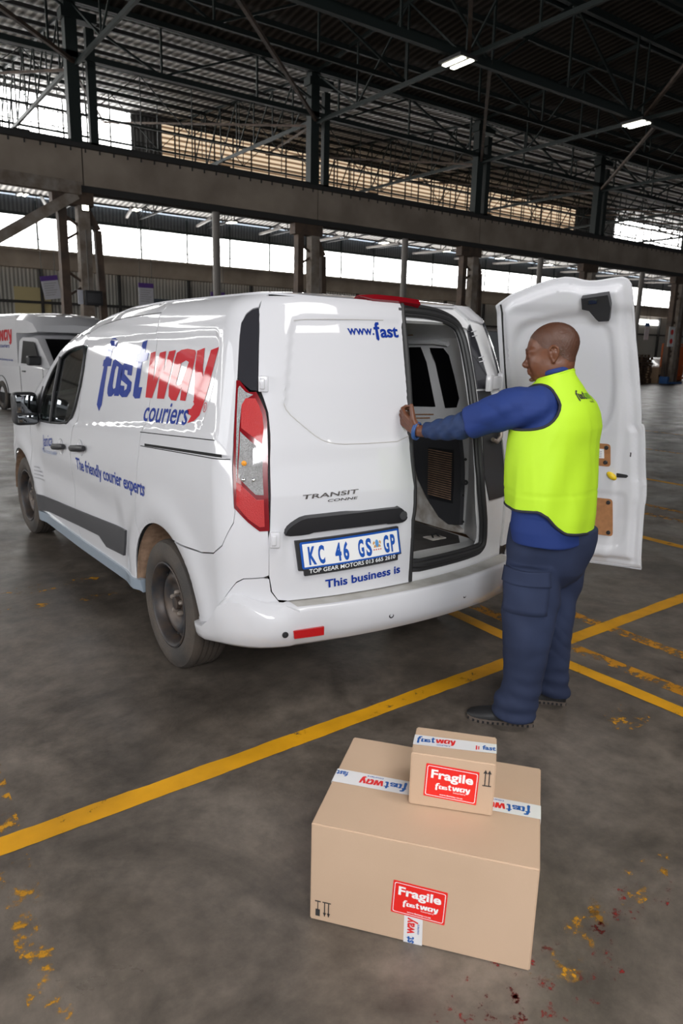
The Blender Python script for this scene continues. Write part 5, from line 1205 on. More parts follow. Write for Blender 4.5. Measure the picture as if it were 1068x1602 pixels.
# shoes
def shoe(heel, toe, sgn):
    h = Vector((*heel, 0)); t = Vector((*toe, 0)); d = (t - h).normalized(); s = Vector((-d.y, d.x, 0)); Lh = (t - h).length
    mb = MB(); P = []
    prof = [(0, .022, .045), (.03, .034, .085), (.12, .036, .098), (.25, .037, .100), (.38, .040, .088), (.52, .046, .068), (.68, .050, .055), (.82, .047, .047), (.93, .036, .038), (1.0, .014, .026)]
    for f_, wd, hh in prof:
        c = h + d * (Lh * f_); row = []
        for k in range(17):
            a = PI * k / 16; row.append(tuple(c + s * (wd * math.cos(a)) + Vector((0, 0, .016 + (hh - .016) * math.sin(a) ** .8))))
        P.append(row)
    mb.grid(P); mb.add([tuple(h)] + P[0], [(0, i + 1, i + 2) for i in range(16)])
    up = mb.build('shoe', M['shoe'], person, True, 60); local(up)
    mb = MB(); P = []; n = len(prof)
    outl = [h + d * (Lh * f_ * 1.01 - .003) + s * (wd + .004) for f_, wd, hh in prof] + [h + d * (Lh * f_ * 1.01 - .003) - s * (wd + .004) for f_, wd, hh in prof[::-1]]
    pl = smooth_poly([tuple(q.xy) for q in outl], 1)
    mb.prism(pl, .0, .018, lambda x, y, z: (x, y, z)); so = mb.build('sole', M['sole'], up, False)
    for i in range(14):
        f_ = i / 13 * .96 + .01; wd = np.interp(f_, [p_[0] for p_ in prof], [p_[1] for p_ in prof]) + .005
        for sg in (-1, 1):
            c = h + d * (Lh * f_) + s * (wd * sg); T = Matrix.Translation(c) @ Matrix.Rotation(math.atan2(d.y, d.x), 4, 'Z'); mb2 = MB(); mb2.box(-.0045, .0045, -.002, .002, .002, .012, T); mb2.build('tread_lug', M['shoe'], so, False)
shoe((.2293, -1.4115), (.0354, -1.1982), 1); shoe((.513, -1.367), (.345, -1.170), 1)

# torso: shirt and vest
TO = [(.3155,-1.3561,.8242,.1821),(.3086,-1.3512,.8861,.1921),(.3056,-1.3491,.942,.1981),(.2963,-1.3425,1.0522,.2005),(.2883,-1.3368,1.1607,.1989),(.2866,-1.3356,1.241,.1976),(.2911,-1.3387,1.3072,.1990),(.2872,-1.3420,1.3601,.1874),(.2829,-1.3450,1.4046,.1660),(.2722,-1.3438,1.441,.1312),(.2712,-1.3492,1.4695,.1061),(.2685,-1.3534,1.4926,.0838),(.2616,-1.3547,1.5155,.0668),(.2611,-1.3543,1.5357,.0603)]
TZ = [t[2] for t in TO]
def torso_pt(th, z, o=0.0):
    """th in degrees: 0 towards his left, 90 the chest"""
    th = np.radians(np.asarray(th, float)); z = np.asarray(z, float)
    cx = np.interp(z, TZ, [t[0] for t in TO]); cy = np.interp(z, TZ, [t[1] for t in TO]); hw = np.interp(z, TZ, [t[3] for t in TO]) / .194
    a = hw * .235 + o; b = hw * .160 + o
    x = cx + SHL[0] * a * np.cos(th) + HDG[0] * b * np.sin(th); y = cy + SHL[1] * a * np.cos(th) + HDG[1] * b * np.sin(th)
    return np.stack([x, y, z], -1)
def vest_folds(th, z):
    t = np.radians(th)
    f = .0035 * np.sin(9 * t + 2 * np.sin(6 * z)) * sst((1.30 - z) / .2) + .0025 * np.sin(5 * t + 14 * z + 1.0)
    for t0, z0, a, wt, wz, sl in ((-12, 1.10, .0040, 3, .20, .10), (-48, 1.15, .0035, 3, .16, -.05), (-80, 1.28, .0045, 4, .10, .5), (-100, 1.20, .0030, 3, .18, .2), (12, 1.05, .0035, 3, .12, -.3), (-62, 1.02, .0035, 4, .10, .6), (-30, 1.24, .0035, 4, .06, -.9)):
        q = (th - t0 - sl * (z - z0) * 100) / wt; f = f + a * np.where(q > 0, np.exp(-q / 1.2), np.exp(-q * q / .08)) * np.exp(-((z - z0) / wz) ** 2)
    f = f - .003 * np.exp(-((z - 1.045) / .004) ** 2)
    return f
mb = MB()
ringloft(mb, [(x, y, z, h / .194 * .235 - o_, h / .194 * .16 - o_, SHL, HDG) for (x, y, z, h), o_ in zip(TO[:12], [.006, .012] + [.024] * 10)])
sleeve_pts = [(.1852,-1.374,1.3789),(.1315,-1.3603,1.3844),(.0841,-1.3267,1.383),(.0484,-1.2768,1.3724),(.0204,-1.2201,1.3454),(.0078,-1.1743,1.3236),(-.0046,-1.141,1.3078)]
sleeve_r = [.086, .088, .083, .078, .073, .069, .0655]
mb.tube(sleeve_pts, sleeve_r, 20); ball(mb, sleeve_pts[0], .088)
# right sleeve hangs on the far side
rsh = np.array([.2822, -1.3386]) - SHL * .185
rs_pts = [(rsh[0], rsh[1], 1.37), (rsh[0] - SHL[0] * .05, rsh[1] - SHL[1] * .05, 1.28), (rsh[0] - SHL[0] * .055 + HDG[0] * .01, rsh[1] - SHL[1] * .055 + HDG[1] * .01, 1.16)]
mb.tube(rs_pts, [.072, .068, .062], 18); ball(mb, rs_pts[0], .075)
def shirt_fold(co):
    x, y, z = co.T; s = (x - .06) * RV[0] + (y + 1.25) * RV[1]
    return .005 * np.abs(np.sin(38 * z + 16 * s + 1.5 * np.sin(20 * s))) * np.exp(-((s + .12) / .14) ** 2) + .0035 * np.sin(48 * s - 34 * z + 1.2 * np.sin(30 * z)) * (z > 1.2) + .003 * np.sin(30 * s) * (z < .95)
shirt = finish(evaluate(mb, .006, 4), 'shirt', M['shirt'], person, shirt_fold)
HOLE = smooth_poly([(42, 1.468), (20, 1.474), (2.5, 1.474), (-14, 1.468), (-26, 1.452), (-34, 1.428), (-37, 1.395), (-32, 1.352), (-22, 1.322), (-8, 1.308), (15, 1.30), (40, 1.30), (58, 1.33), (66, 1.38), (60, 1.44)], 1)
HOLE_R = [(180 - a, z) for a, z in HOLE][::-1]
def hemz(th):                                                  # hem drops at the back
    t = ((th + 180) % 360) - 180
    return float(np.interp(t, [-180, -115, -50, -38, -28, -18, 6, 40, 90, 140, 180], [.865, .862, .895, .925, .965, .985, .978, .975, .985, .95, .865]))
vo = [(t, hemz(t)) for t in range(-180, 181, 5)] + [(180, 1.533), (-180, 1.533)]
HR2 = [(a if a <= 180 else a - 360, z) for a, z in HOLE_R]
# split so that nothing crosses the seam at 180 degrees
def vest_fn(o): return lambda th, z: torso_pt(th, z, 0) + (torso_pt(th, z, o) - torso_pt(th, z, 0)) + (torso_pt(th, z, 1) - torso_pt(th, z, 0)) * vest_folds(th, z)[:, None]
def panel_deg(name, outer, holes, m, parent, o, thick):
    k = 400.0                                                  # degrees scaled so both directions are metres
    sc = lambda P: [(a / k, z) for a, z in P]
    return panel(name, sc(outer), lambda u, v: vest_fn(o)(u * k, v), m, parent, [sc(h) for h in holes], .010, thick=thick, flip=True)
# cut line placed on the chest (front opening at 90 deg): angles run 90 .. 450
vo = [(t, hemz(t)) for t in range(-268, 91, 4)] + [(90, hemz(90)), (90, 1.475), (40, 1.495), (0, 1.508), (-40, 1.522), (-90, 1.537), (-140, 1.522), (-180, 1.508), (-225, 1.495), (-268, 1.475)]
HOLE_R = [(-180 - a, z) for a, z in HOLE][::-1]
vest = panel_deg('hi_vis_vest', vo, [HOLE, HOLE_R], M['vest'], person, .006, .004); local(vest)
for nm, pl, cl in (('armhole_binding', HOLE, True), ('armhole_binding', HOLE_R, True), ('hem_binding', [(t, hemz(t)) for t in range(-268, 91, 4)], False)):
    P = np.array(resample(pl, 2.5, cl)); MB().tube([tuple(q) for q in vest_fn(.006)(P[:, 0], P[:, 1])], .0055, 8, closed=cl).build(nm, M['piping'], vest)
P = np.array([(t, float(np.interp(t, [-268, -225, -180, -140, -90, -40, 0, 40, 90], [1.475, 1.495, 1.508, 1.522, 1.537, 1.522, 1.508, 1.495, 1.475]))) for t in range(-268, 91, 6)])
MB().tube([tuple(q) for q in vest_fn(.004)(P[:, 0], P[:, 1])], .004, 8).build('collar_binding', M['vest'], vest)
lf = lambda u, v: vest_fn(.006)(u, v)
logo(vest, (-66, 1.416), (-40, -.010), (0, .14), lf, -.0022, M['print'], mat('vest_print_green', (.16, .36, .02), .6), 'vest_print')
# arm sleeve, body
asl = [(.0078,-1.1743,1.3236),(-.0046,-1.141,1.3078),(-.0217,-1.1043,1.2917),(-.0362,-1.0449,1.2755),(-.0523,-.9845,1.2645),(-.0680,-.9400,1.2585)]
asr = [.0600, .0575, .0545, .0495, .0410, .0335]
def sf(co): s = co[:, 1]; return .0022 * np.sin(110 * s + 60 * co[:, 2] + 1.5 * np.sin(40 * co[:, 2])) + .0014 * np.sin(95 * s - 80 * co[:, 2])
mb = MB(); limb(mb, asl[:5], asr[:5]); mb.tube(asl[3:], asr[3:], 16)
finish(evaluate(mb, .004, 3), 'arm_sleeve', M['sleeve'], person, sf)
hc = Vector((.2385, -1.326, 1.5974)); yaw = math.atan2(*(np.array(rf(-.955, .295).xy))[::-1]); HT = Matrix.Translation(hc) @ Matrix.Rotation(yaw, 4, 'Z') @ Matrix.Rotation(math.radians(9), 4, 'Y') @ Matrix.Scale(.955, 4)
def head_sdf(P):
    def ell(c, r): q = (P - np.array(c)) / np.array(r); k = np.linalg.norm(q, axis=1); return (k - 1) * min(r) * 1.0
    def cap(a, b, r): a = np.array(a); b = np.array(b); t = np.clip((P - a) @ (b - a) / ((b - a) @ (b - a)), 0, 1); return np.linalg.norm(P - a - t[:, None] * (b - a), axis=1) - r
    def smin(a, b, k): h = np.clip(.5 + .5 * (b - a) / k, 0, 1); return b * (1 - h) + a * h - k * h * (1 - h)
    d = ell((-.014, 0, .034), (.101, .077, .087)); d = smin(d, ell((.030, 0, -.022), (.066, .060, .088)), .03)
    d = smin(d, ell((.050, 0, -.088), (.036, .034, .026)), .025)
    for s in (-1, 1):
        d = smin(d, ell((.012, s * .045, -.060), (.048, .020, .036)), .025); d = smin(d, ell((.060, s * .034, -.030), (.026, .024, .030)), .02)
    d = smin(d, ell((.078, 0, .016), (.018, .050, .013)), .018)
    for s in (-1, 1): d = np.maximum(d, -(np.linalg.norm(P - np.array((.108, s * .033, -.002)), axis=1) - .020)) ; d = smin(d, ell((.078, s * .032, -.004), (.014, .016, .010)), .008)
    d = smin(d, cap((.088, 0, .004), (.106, 0, -.030), .008), .012); d = smin(d, cap((.109, 0, -.035), (.106, 0, -.038), .0130), .010)
    for s in (-1, 1): d = smin(d, cap((.098, s * .014, -.041), (.094, s * .015, -.040), .0085), .006)
    d = smin(d, ell((.091, 0, -.061), (.013, .025, .0075)), .006); d = smin(d, ell((.089, 0, -.073), (.013, .022, .009)), .005)
    d = smin(d, ell((-.050, 0, -.050), (.040, .050, .060)), .03)
    return d
n1, n2 = 110, 160
TH_, PH_ = np.meshgrid(np.linspace(.001, PI - .001, n1), np.linspace(0, 2 * PI, n2, endpoint=False), indexing='ij')
dirs = np.stack([np.sin(TH_) * np.cos(PH_), np.sin(TH_) * np.sin(PH_), np.cos(TH_)], -1).reshape(-1, 3)
hi = np.full(len(dirs), .17)
for t in np.linspace(.17, .03, 120): m_ = head_sdf(dirs * t) > 0; act = m_ & (np.abs(hi - (t + .0011764)) < .0013) | (t >= .17); hi = np.where(m_ & (hi >= t + .0005) & (np.abs(hi - t) < .0025), t, hi)
rad = hi
HP = (dirs * rad[:, None]).reshape(n1, n2, 3)
def head_world(P, T=HT): return [tuple(T @ Vector(q)) for q in P.reshape(-1, 3)]
def star_faces(a, b): return [(i * b + j, i * b + (j + 1) % b, (i + 1) * b + (j + 1) % b, (i + 1) * b + j) for i in range(a - 1) for j in range(b)]
mb = MB(); mb.add(head_world(HP), [f[::-1] for f in star_faces(n1, n2)] + [tuple(range(n2)), tuple((n1 - 1) * n2 + j for j in range(n2))[::-1]])
for s in (-1, 1):                                              # ears
    E_ = lambda x, y, z: tuple(HT @ Vector((x, s * y, z)))
    hel = [E_(-.006 + .0, .074, -.034), E_(.004, .076, -.010), E_(.006, .079, .010), E_(-.004, .084, .024), E_(-.018, .087, .026), E_(-.029, .088, .016), E_(-.031, .086, .0), E_(-.026, .082, -.016), E_(-.018, .077, -.028), E_(-.010, .074, -.036)]
    mb.tube(hel, [.005, .0045, .0042, .0042, .0045, .0048, .0048, .0046, .005, .006], 8); ball(mb, E_(-.008, .073, -.036), .0075, 8)
    mb.tube([E_(-.014, .072, -.02), E_(-.016, .074, .0), E_(-.012, .074, .014)], [.010, .013, .010], 8)
    mb.tube([E_(-.018, .079, -.018), E_(-.020, .081, .0), E_(-.012, .081, .012)], .004, 6)
nk = Vector((.285, -1.350, 1.47))
limb(mb, [tuple(HT @ Vector((-.022, 0, -.045))), (.2700, -1.344, 1.535), tuple(nk)], [.058, .058, .064], 20)
limb(mb, [tuple(nk), (.29, -1.34, 1.33), (.30, -1.345, 1.1), (.31, -1.35, .9), (.30, -1.35, .78)], [.06, .105, .10, .105, .09], 24)
limb(mb, [(.2305, -1.335, .74), (.2093, -1.354, .45), (.182, -1.372, .11)], [.066, .055, .040]); limb(mb, [(.380, -1.35, .72), (.4105, -1.337, .45), (.44, -1.337, .11)], [.062, .052, .040])
limb(mb, [(.1852, -1.374, 1.372), (.0484, -1.2768, 1.3624), (.0, -1.155, 1.312), (-.0523, -.9845, 1.2625), (-.0765, -.9130, 1.2535)], [.06, .052, .045, .030, .0255])
ra = [np.array(rs_pts[0]), np.array(rs_pts[2]), np.array((*(rsh - SHL * .04 + HDG * .03), 1.08)), np.array((*(rsh - SHL * .02 + HDG * .14), .88)), np.array((*(rsh - SHL * .015 + HDG * .16), .83))]
limb(mb, [tuple(q) for q in ra], [.055, .046, .042, .030, .026])
def hand(mb, wrist, fwd, side, palm_n, curl, thumb, sc=1.0):
    """wrist point; fwd to the knuckles; side towards the thumb; palm_n out of the palm"""
    w_ = Vector(wrist); f_ = Vector(fwd).normalized(); s_ = Vector(side); s_ = (s_ - f_ * s_.dot(f_)).normalized(); n_ = Vector(palm_n); n_ = (n_ - f_ * n_.dot(f_) - s_ * n_.dot(s_)).normalized()
    k0 = w_ + f_ * .088 * sc
    for a in (-.030, -.010, .010, .028): limb(mb, [tuple(w_ + s_ * a * .55 + f_ * .01), tuple(w_ + s_ * a * .8 + f_ * .045 * sc), tuple(k0 + s_ * a)], [.016, .0155, .0115], 10)
    for a, L3 in ((.030, .072), (.010, .080), (-.010, .074), (-.029, .058)):
        p = k0 + s_ * a; d = f_; pts = [p]; ang = 0
        for q, l in zip(curl, (.46, .31, .23)):
            ang += q; dd = f_ * math.cos(ang) + n_ * math.sin(ang); pts.append(pts[-1] + dd * L3 * l * sc)
        limb(mb, [tuple(q) for q in pts], [.0098, .0088, .0080, .0068], 10)
    pts = [w_ + s_ * .020 + f_ * .018, w_ + s_ * .038 + f_ * .040]; 
    for q in thumb: pts.append(pts[-1] + Vector(q))
    limb(mb, [tuple(q) for q in pts], [.016, .0140, .0115, .0092][:len(pts)], 10)
wl = Vector((-.0790, -.9050, 1.2535))
hand(mb, wl, (-.012, .045, .030), (-.02, -.010, .05), (.9, .35, 0), (.35, 1.15, .7), ((-.002, .006, .032), (-.001, .006, .026)))
hand(mb, tuple(ra[-1]), (HDG[0] * .3, HDG[1] * .3, -.9), (HDG[0], HDG[1], .2), (SHL[0], SHL[1], 0), (.25, .4, .35), ((HDG[0] * .012, HDG[1] * .012, -.028), (HDG[0] * .004, HDG[1] * .004, -.026)))
body = finish(evaluate(mb, .0034, 2, .4), 'body', M['skin'], person)
# cropped hair: a thin close cap over the scalp
Pn = HP.reshape(-1, 3); 
def scalp(P):
    x, y, z = P.T; return (z > np.interp(x, [-.12, -.07, -.02, .0, .03, .055, .075, .1], [-.055, -.045, -.005, .012, .020, .055, .066, .09])) 
keep = scalp(Pn); idx = -np.ones(len(Pn), int); idx[keep] = np.arange(keep.sum()); rr_ = np.linalg.norm(Pn, axis=1, keepdims=True)
V = Pn * (1 + .0012 / rr_); V = V[keep]; F = [tuple(idx[list(f)]) for f in star_faces(n1, n2) if keep[list(f)].all()]
hair = link('hair', [tuple(HT @ Vector(q)) for q in V], [f[::-1] for f in F], M['hair'], person, True, 0); local(hair)
for s_ in (-1, 1):
    o = MB().tube([tuple(HT @ Vector(q)) for q in ((.099, s_ * .012, .020), (.0985, s_ * .026, .026), (.089, s_ * .046, .021))], [0.0028, .0038, .002], 6, flat=1.3).build('eyebrow', M['hair'], person); local(o)
    o = MB().tube([tuple(HT @ Vector(q)) for q in ((.0945, s_ * .018, -.008), (.0965, s_ * .030, -.010), (.089, s_ * .044, -.007))], .0019, 5).build('eyelashes', M['hair'], person); local(o)
bd = MB(); bd_o = [HT @ Vector(q) for q in ((.086, 0, -.102), (.075, .018, -.106), (.060, .030, -.100), (.075, -.018, -.106))]
for q in bd_o[:1]: ball(bd, tuple(q - Vector((0, 0, .0))), (.012, .012, .008))
b_ = bd.build('beard', M['hair'], person); local(b_)
# shirt collar, wristband and bracelet
cl_ = [tuple(torso_pt(t, 1.524 + .016 * math.cos(math.radians(t + 90)), -.001)) for t in range(-180, 180, 10)]
o = MB().tube(cl_, .006, 8, closed=True, flat=1.6).build('collar', M['shirt'], person); local(o)
ax = Vector((.0112, -.0310, -.0035)).normalized(); c0 = Vector((-.0778, -.9090, 1.2530)); u_ = ax.cross(Vector((0, 0, 1))).normalized(); v_ = ax.cross(u_)
def wristring(nm, c, r, m, tr, fl): o = MB().tube([tuple(c + u_ * r * math.cos(a) + v_ * r * 1.12 * math.sin(a)) for a in [2 * PI * i / 28 for i in range(28)]], tr, 8, closed=True, flat=fl).build(nm, m, person); local(o)
wristring('wristband', c0 + Vector((-.001, .006, 0)), .0315, M['band'], .0055, 1.0); wristring('wristband', c0 + Vector((-.0025, .013, .001)), .0315, M['band'], .0055, 1.0)

# ---------------------------------------------------------------- parked pickup behind the van
def pickup():
    t = thing('pickup_truck', 'white pickup with tall canopy and courier lettering parked behind the van bonnet', 'truck', (0, 0, 0))
    Wd = .86
    # local frame: x forward (rear axle at 0), y to its left, z up
    def sect(x, pts): return [(x, y, z) for y, z in pts]
    prof = lambda wd, top, bot: [(-wd, bot), (-wd * 1.0, bot + .2), (-wd, top - .12), (-wd * .96, top - .02), (-wd * .85, top), (0, top + .02), (wd * .85, top), (wd * .96, top - .02), (wd, top - .12), (wd, bot + .2), (wd, bot)]
    xs = [(-1.05, .84, 1.0, .42), (-.9, .86, 1.04, .40), (1.15, .87, 1.06, .40), (2.3, .87, 1.06, .38), (2.6, .87, 1.05, .38), (3.3, .86, .99, .38), (3.7, .80, .88, .40), (3.85, .70, .72, .42)]
    mb = MB(); mb.grid([sect(x, prof(w_, tp, bt)) for x, w_, tp, bt in xs]); mb.build('truck_body', M['paint'], t, sharp=50)
    mb = MB(); P = [sect(3.86, [(y, z) for y in (-.6, 0, .6)]) for z in (.45, .75)]; mb.grid(P).build('truck_grille', M['black'], t)
    cab = [(1.10, .80, 1.62), (1.25, .78, 1.70), (1.9, .77, 1.70), (2.05, .76, 1.66), (2.75, .80, 1.06)]
    mb = MB(); mb.grid([[(x, -w_ - .06, 1.04), (x, -w_, tp - .05 if tp > 1.1 else 1.05), (x, -w_ * .85, tp), (x, 0, tp + .02), (x, w_ * .85, tp), (x, w_, tp - .05 if tp > 1.1 else 1.05), (x, w_ + .06, 1.04)] for x, w_, tp in cab]); mb.build('truck_cab', M['paint'], t, sharp=60)
    mb = MB(); mb.add([(2.12, -.64, 1.60), (2.12, .64, 1.60), (2.70, .70, 1.11), (2.70, -.70, 1.11)], [(0, 1, 2, 3)]); o = mb.build('windscreen', M['blackglass'], t, False)
    o.location = (.02, 0, .03)
    for s in (-1, 1):
        mb = MB(); mb.add([(1.30, s * .852, 1.10), (2.35, s * .862, 1.10), (1.98, s * .80, 1.56), (1.36, s * .795, 1.58)], [(0, 1, 2, 3)]); o = mb.build('side_window', M['blackglass'], t, False); o.location = (0, s * .02, 0)
        mb = MB(); mb.box(2.16, 2.32, s * .92 - .10 if s > 0 else s * .92 - .16, s * .92 + .16 if s > 0 else s * .92 + .10, 1.08, 1.28, None, .04); mb.build('wing_mirror', M['black'], t)
        MB().box(1.38, 1.55, s * .885 - .012, s * .885 + .012, .92, .95, None, .006).build('door_handle', M['black'], t)
        for x in (1.22, 2.50): MB().box(x - .004, x + .004, s * .873 - .003, s * .873 + .003, .45, 1.04).build('door_gap', M['gap'], t)
        for x in (0, 2.95):
            mb = MB(); mb.lathe([(.001, 0), (.40, 0), (.41, .012), (.40, .02)], 32, Matrix.Translation((x, s * .862, .38)) @ Matrix.Rotation(s * PI / 2, 4, 'Z'), ); o = mb.build('wheel_arch', M['gap'], t)
        MB().box(3.5, 3.84, s * .70 - .1, s * .70 + .1, .72, .86, None, .03).build('headlamp', M['clear_lens'], t)
    for x in (0, 2.95):
        for s in (-1, 1): wheel_part((x, s * .80, .35), 1 if s > 0 else -1, t) .matrix_local = Matrix.Translation((x, s * .80, .34)) @ Matrix.Rotation(s * PI / 2, 4, 'Z')
    # canopy with an overhang above the cab
    mb = MB(); hw = .84
    sec = [(-hw, 1.0), (-hw, 1.9), (-hw + .03, 2.06), (-hw + .16, 2.16), (0, 2.20), (hw - .16, 2.16), (hw - .03, 2.06), (hw, 1.9), (hw, 1.0)]
    mb.grid([[(x, y, z) for y, z in sec] for x in (-1.1, 1.05)])
    mb.add([(-1.1, y, z) for y, z in sec], [tuple(range(9))]); mb.add([(1.05, y, z) for y, z in sec], [tuple(range(9))[::-1]])
    nose = lambda x, top, bot, w_: [(x, -w_, bot), (x, -w_, top - .14), (x, -w_ + .14, top), (x, 0, top + .03), (x, w_ - .14, top), (x, w_, top - .14), (x, w_, bot), (x, -w_, bot)]
    mb.grid([nose(1.05, 2.16, 1.74, hw), nose(1.7, 2.14, 1.74, hw), nose(1.95, 2.08, 1.75, hw - .03), nose(2.08, 1.90, 1.77, hw - .08)]); mb.add(nose(2.08, 1.90, 1.77, hw - .08)[:7], [tuple(range(7))])
    cn = mb.build('canopy', M['paint'], t, sharp=40)
    fn = lambda u, v: np.stack([u, 0 * u - hw - .004, v], -1)
    logo(t, (-.95, 1.42), (1.75, 0), (0, 1.5), fn, 0, M['blue'], M['red'], 'canopy_lettering', True, .1)
    decal_text('canopy_lettering', 'www.fastway.co.za', (-.3, 1.13), (.75, 1.13), (-.3, 1.19), fn, M['blue'], t, .01, 0, .73)
    return t
tk = pickup(); tk.location = (2.0, 15.1, 0); tk.rotation_euler = (0, 0, math.radians(-82))

# ---------------------------------------------------------------- hanging notices, lamps, yard clutter
M['purple'] = mat('purple_print', (.12, .05, .30), .6); M['paper'] = mat('notice_white', (.62, .63, .70), .6); M['notice_blue'] = mat('notice_blue', (.015, .08, .25), .6)
def notice(lbl, x, y, z, w_, h_, top, rot=0.0, rz=0.0, grp='notices hung along the bays'):
    t = thing('hanging_notice', lbl, 'sign', (x, y, z), rz); Rm = Matrix.Rotation(rot, 4, 'Y')
    MB().box(-w_ / 2, w_ / 2, -.01, .01, -h_, 0, Rm).build('notice_board', M['paper'], t, False)
    MB().box(-w_ / 2 - .01, w_ / 2 + .01, -.014, .014, -h_ * .2, .01, Rm).build('notice_header', M[top], t, False)
    mb = MB(); 
    for q in range(6): mb.box(-w_ * .38, w_ * (.36 - .1 * (q % 3)), -.0125, -.0115, -h_ * (.3 + .1 * q) - .02, -h_ * (.3 + .1 * q), Rm)
    mb.build('notice_print', M['greytext'], t, False)
    mb = MB()
    for s in (-.4, .4): mb.tube([tuple(Rm @ Vector((w_ * s, 0, 0))), (w_ * s, 0, 9.62 - z)], .012, 5)
    mb.build('hanging_wire', M['grey_steel'], t, False)
notice('tilted white notice with purple header hanging above the pickup canopy', 4.88, 25.4, 3.91, .60, .82, 'purple', math.radians(-9))
notice('white notice with purple header hanging right of the braced column', 8.57, 25.4, 3.90, .60, .84, 'purple')
notice('white notice with purple header showing just above the van roof', 11.70, 25.4, 3.75, .62, .84, 'purple')
notice('white notice with blue header at far right, beyond the van door', 46.6, 25.4, 3.98, .48, 1.0, 'notice_blue')
notice('pale blue notice hanging beside the far stacked pallets', 43.7, 25.4, 3.72, .5, 1.1, 'notice_blue')
t = thing('switch_box', 'black electrical switch box fixed on the concrete column', 'electrical box', (CX[5] + .12, YA - .20, 2.68))
MB().box(-.26, .26, -.14, .0, 0, .44, None, .02).build('box_body', M['black'], t); MB().box(-.2, .2, -.15, -.14, .08, .36, None, .004).build('box_cover', M['grey_plastic'], t); MB().tube([(-.12, -.05, .44), (-.12, -.03, 2.2)], .02, 6).build('conduit', M['post'], t)
t = thing('control_panel', 'narrow pale grey panel beside the black switch box', 'electrical box', (CX[5] - .26, YA - .19, 2.7)); MB().box(-.08, .08, -.06, 0, 0, .42, None, .01).build('panel_case', M['paper'], t)
t = thing('floodlight', 'small bright floodlight at the top of the braced column', 'lamp', (CX[5] + .02, YA - .235, 5.48)); MB().box(-.11, .11, -.02, .06, -.09, .09, None, .01).build('lamp_housing', M['grey_steel'], t); MB().box(-.09, .09, -.03, -.02, -.07, .07).build('lamp_face', M['tube_light'], t, False)
def highbay(lbl, x, y, z, s=1.0, grp=None):
    t = thing('ceiling_lamp', lbl, 'lamp', (x, y, z), 0, grp)
    MB().box(-.32 * s, .32 * s, -.42 * s, .42 * s, 0, .08 * s).build('lamp_housing', M['grey_steel'], t, False)
    for q in (-.15, .15): MB().box((q - .07) * s, (q + .07) * s, -.38 * s, .38 * s, -.03 * s, 0).build('lamp_tube', M['tube_light'], t, False)
    MB().tube([(0, 0, .08), (0, 0, .35)], .02, 6).build('lamp_stem', M['grey_steel'], t)
    return t
names = ['twin-tube ceiling lamp above the van, nearer of the two over the main hall', 'twin-tube ceiling lamp over the main hall, further along the green girder']
for k, X in enumerate((CX[6], CX[7])): highbay(names[k], X - .35, 12.45, 9.15)
hl = ['bright ceiling lamp beyond the beam at the left column', 'bright ceiling lamp beyond the beam above the van logo', 'bright ceiling lamp beyond the beam above the van brake light', 'bright ceiling lamp beyond the beam above the open door', 'bright ceiling lamp beyond the beam, fifth along the row', 'dim ceiling lamp beyond the beam at the far right']
for k, X in enumerate((CX[5], CX[6], CX[7], CX[8], CX[9], CX[10])): highbay(hl[k], X + .1, 27.8, 9.2, .95)
for k in range(9):
    highbay('small lamp under the low roof behind the crane beam', 6.2 + 5.4 * k, 34.5, 8.2, .8, 'lamps under the low roof')
# yellow door panel and hatch in the far wall
struct('door_1', MB().box(6.2, 8.0, YB - .1, YB - .01, 0, 4.3), mat('cream_door', (.52, .44, .24), .7))
struct('door_2', MB().box(13.6, 15.2, YB - .1, YB - .01, 0, 4.1), mat('slate_door', (.07, .09, .12), .7))
# far right: pallets, car, orange racking
M['pallet'] = mat('dark_pallet_wood', (.10, .055, .03), .85, nscale=5, col2=(.05, .03, .02)); M['orange'] = mat('orange_rack', (.55, .12, .02), .6)
def pallet():
    mb = MB()
    for i in range(7): mb.box(-.6, .6, -.5 + i * .155, -.5 + i * .155 + .10, .12, .142)
    for y in (-.5, -.05, .40):
        mb.box(-.6, .6, y, y + .1, 0, .02)
        for x in (-.6, -.07, .46): mb.box(x, x + .14, y, y + .1, .02, .12)
    return tag(mb.build('pallet', M['pallet'], None, False), 'wooden pallet in the tall stacks by the far columns', 'pallet', 'stacked pallets by the far columns')
pal = pallet(); first = True
for sx, (X, Y, n) in enumerate(((34.2, 20.7, 11), (36.1, 20.9, 10), (34.9, 22.9, 12), (38.6, 22.6, 11), (32.4, 22.6, 12))):
    for k in range(n):
        o = pal if first else copy_tree(pal); first = False
        o.location = (X + rng.normal(0, .03), Y + rng.normal(0, .03), k * .148); o.rotation_euler = (0, 0, .06 * sx + rng.normal(0, .02))
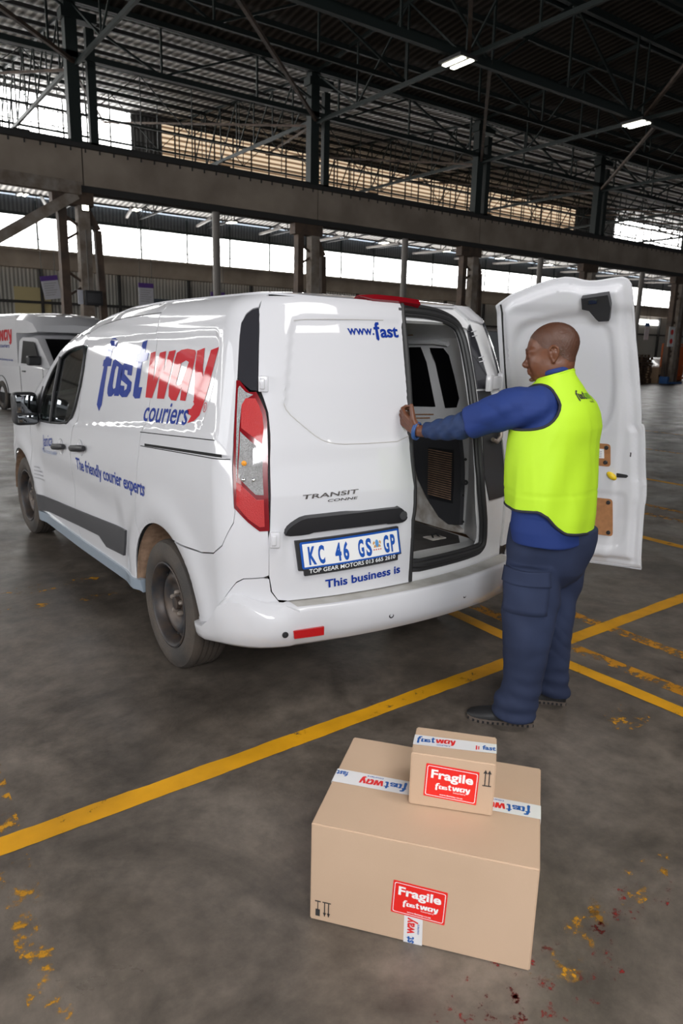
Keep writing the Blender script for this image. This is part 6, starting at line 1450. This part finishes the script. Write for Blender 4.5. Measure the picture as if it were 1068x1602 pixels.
def farcar():
    t = thing('car', 'silver car half hidden behind the far stacked pallets', 'car', (44.3, 24.5, 0), math.radians(200))
    xs = [(-2.0, .5, .75), (-1.9, .75, .9), (-1.4, .82, 1.0), (-1.2, .80, 1.02), (-.6, .70, 1.42), (.4, .70, 1.45), (1.0, .80, 1.02), (1.9, .80, .85), (2.05, .6, .6)]
    mb = MB(); mb.grid([[(x, -.85, .25), (x, -.87, .6), (x, -.85 if z < .95 else -.83, min(z, .95)), (x, -w_, z), (x, w_, z), (x, .85 if z < .95 else .83, min(z, .95)), (x, .87, .6), (x, .85, .25)] for x, w_, z in xs]); mb.build('car_body', mat('silver_paint', (.5, .5, .52), .3, coat=.6), t, sharp=60)
    for s in (-1, 1): MB().add([(-1.0, s * .80, 1.0), (.95, s * .82, 1.0), (.4, s * .74, 1.38), (-.6, s * .74, 1.36)], [(0, 1, 2, 3)]).build('car_window', M['blackglass'], t, False)
    for x in (-1.3, 1.3):
        for s in (-1, 1): MB().lathe([(.001, .1), (.2, .1), (.31, .09), (.32, -.1), (.001, -.1)], 24, Matrix.Translation((x, s * .8, .32)) @ Matrix.Rotation(s * PI / 2, 4, 'Z')).build('wheel', M['tyre'], t)
farcar()
t = thing('storage_rack', 'orange storage rack at the far right edge', 'rack', (41.7, 21.9, 0))
mb = MB()
for x in (0, 2.6):
    for y in (0, 1.0): mb.box(x - .05, x + .05, y - .05, y + .05, 0, 2.3)
mb.build('uprights', M['orange'], t, False)
for z in (.15, .85, 1.55, 2.25): MB().box(-.05, 2.65, -.05, 1.05, z, z + .1).build('shelf', M['orange'], t, False)
MB().box(-.05, 2.65, .98, 1.0, 0, 2.2).build('back_panel', M['orange'], t, False)
t = thing('crate', 'brown crate on the floor in front of the far silver car', 'crate', (37.9, 20.9, 0)); MB().box(-.5, .5, -.5, .5, 0, .9, None, .02).build('crate_body', M['card_edge'], t)
MB().box(-.5, .5, -.52, -.5, .35, .5).build('crate_board', M['pallet'], t, False)
t = thing('floor_tray', 'low blue pallet truck standing before the pallet stacks', 'pallet truck', (36.3, 19.2, 0))
MB().box(-.2, 1.1, -.27, -.1, .05, .14).build('fork', M['notice_blue'], t, False); MB().box(-.2, 1.1, .1, .27, .05, .14).build('fork', M['notice_blue'], t, False); MB().box(-.4, -.2, -.25, .25, .05, .45, None, .02).build('pump_body', M['notice_blue'], t); MB().tube([(-.3, 0, .45), (-.5, 0, 1.15)], .02, 6).build('tiller', M['black'], t)
t = thing('safety_sign', 'white sign with two red spots on the far column', 'sign', (37.28, 19.835, 2.1), 0)
MB().box(-.3, .3, -.01, .01, 0, 1.1).build('sign_board', M['plate_white'], t, False)
for z in (.3, .8): MB().lathe([(.15, -.02), (.001, -.02)], 18, Matrix.Translation((0, 0, z)) @ Matrix.Rotation(PI / 2, 4, 'Z')).build('sign_spot', M['label_red'], t)

t = thing('steel_cabinet', 'grey steel cabinet standing beyond the van, seen between body and open door', 'cabinet', (8.3, 6.4, 0), 0)
MB().box(-.9, .9, -.4, .4, .08, 1.95, None, .01).build('cabinet_body', mat('cabinet_grey', (.16, .17, .18), .45), t); MB().box(-.92, .92, -.42, .42, 1.95, 1.99).build('cabinet_top', M['post'], t, False); MB().box(-.88, .88, -.38, .38, 0, .08).build('plinth', M['gap'], t, False)
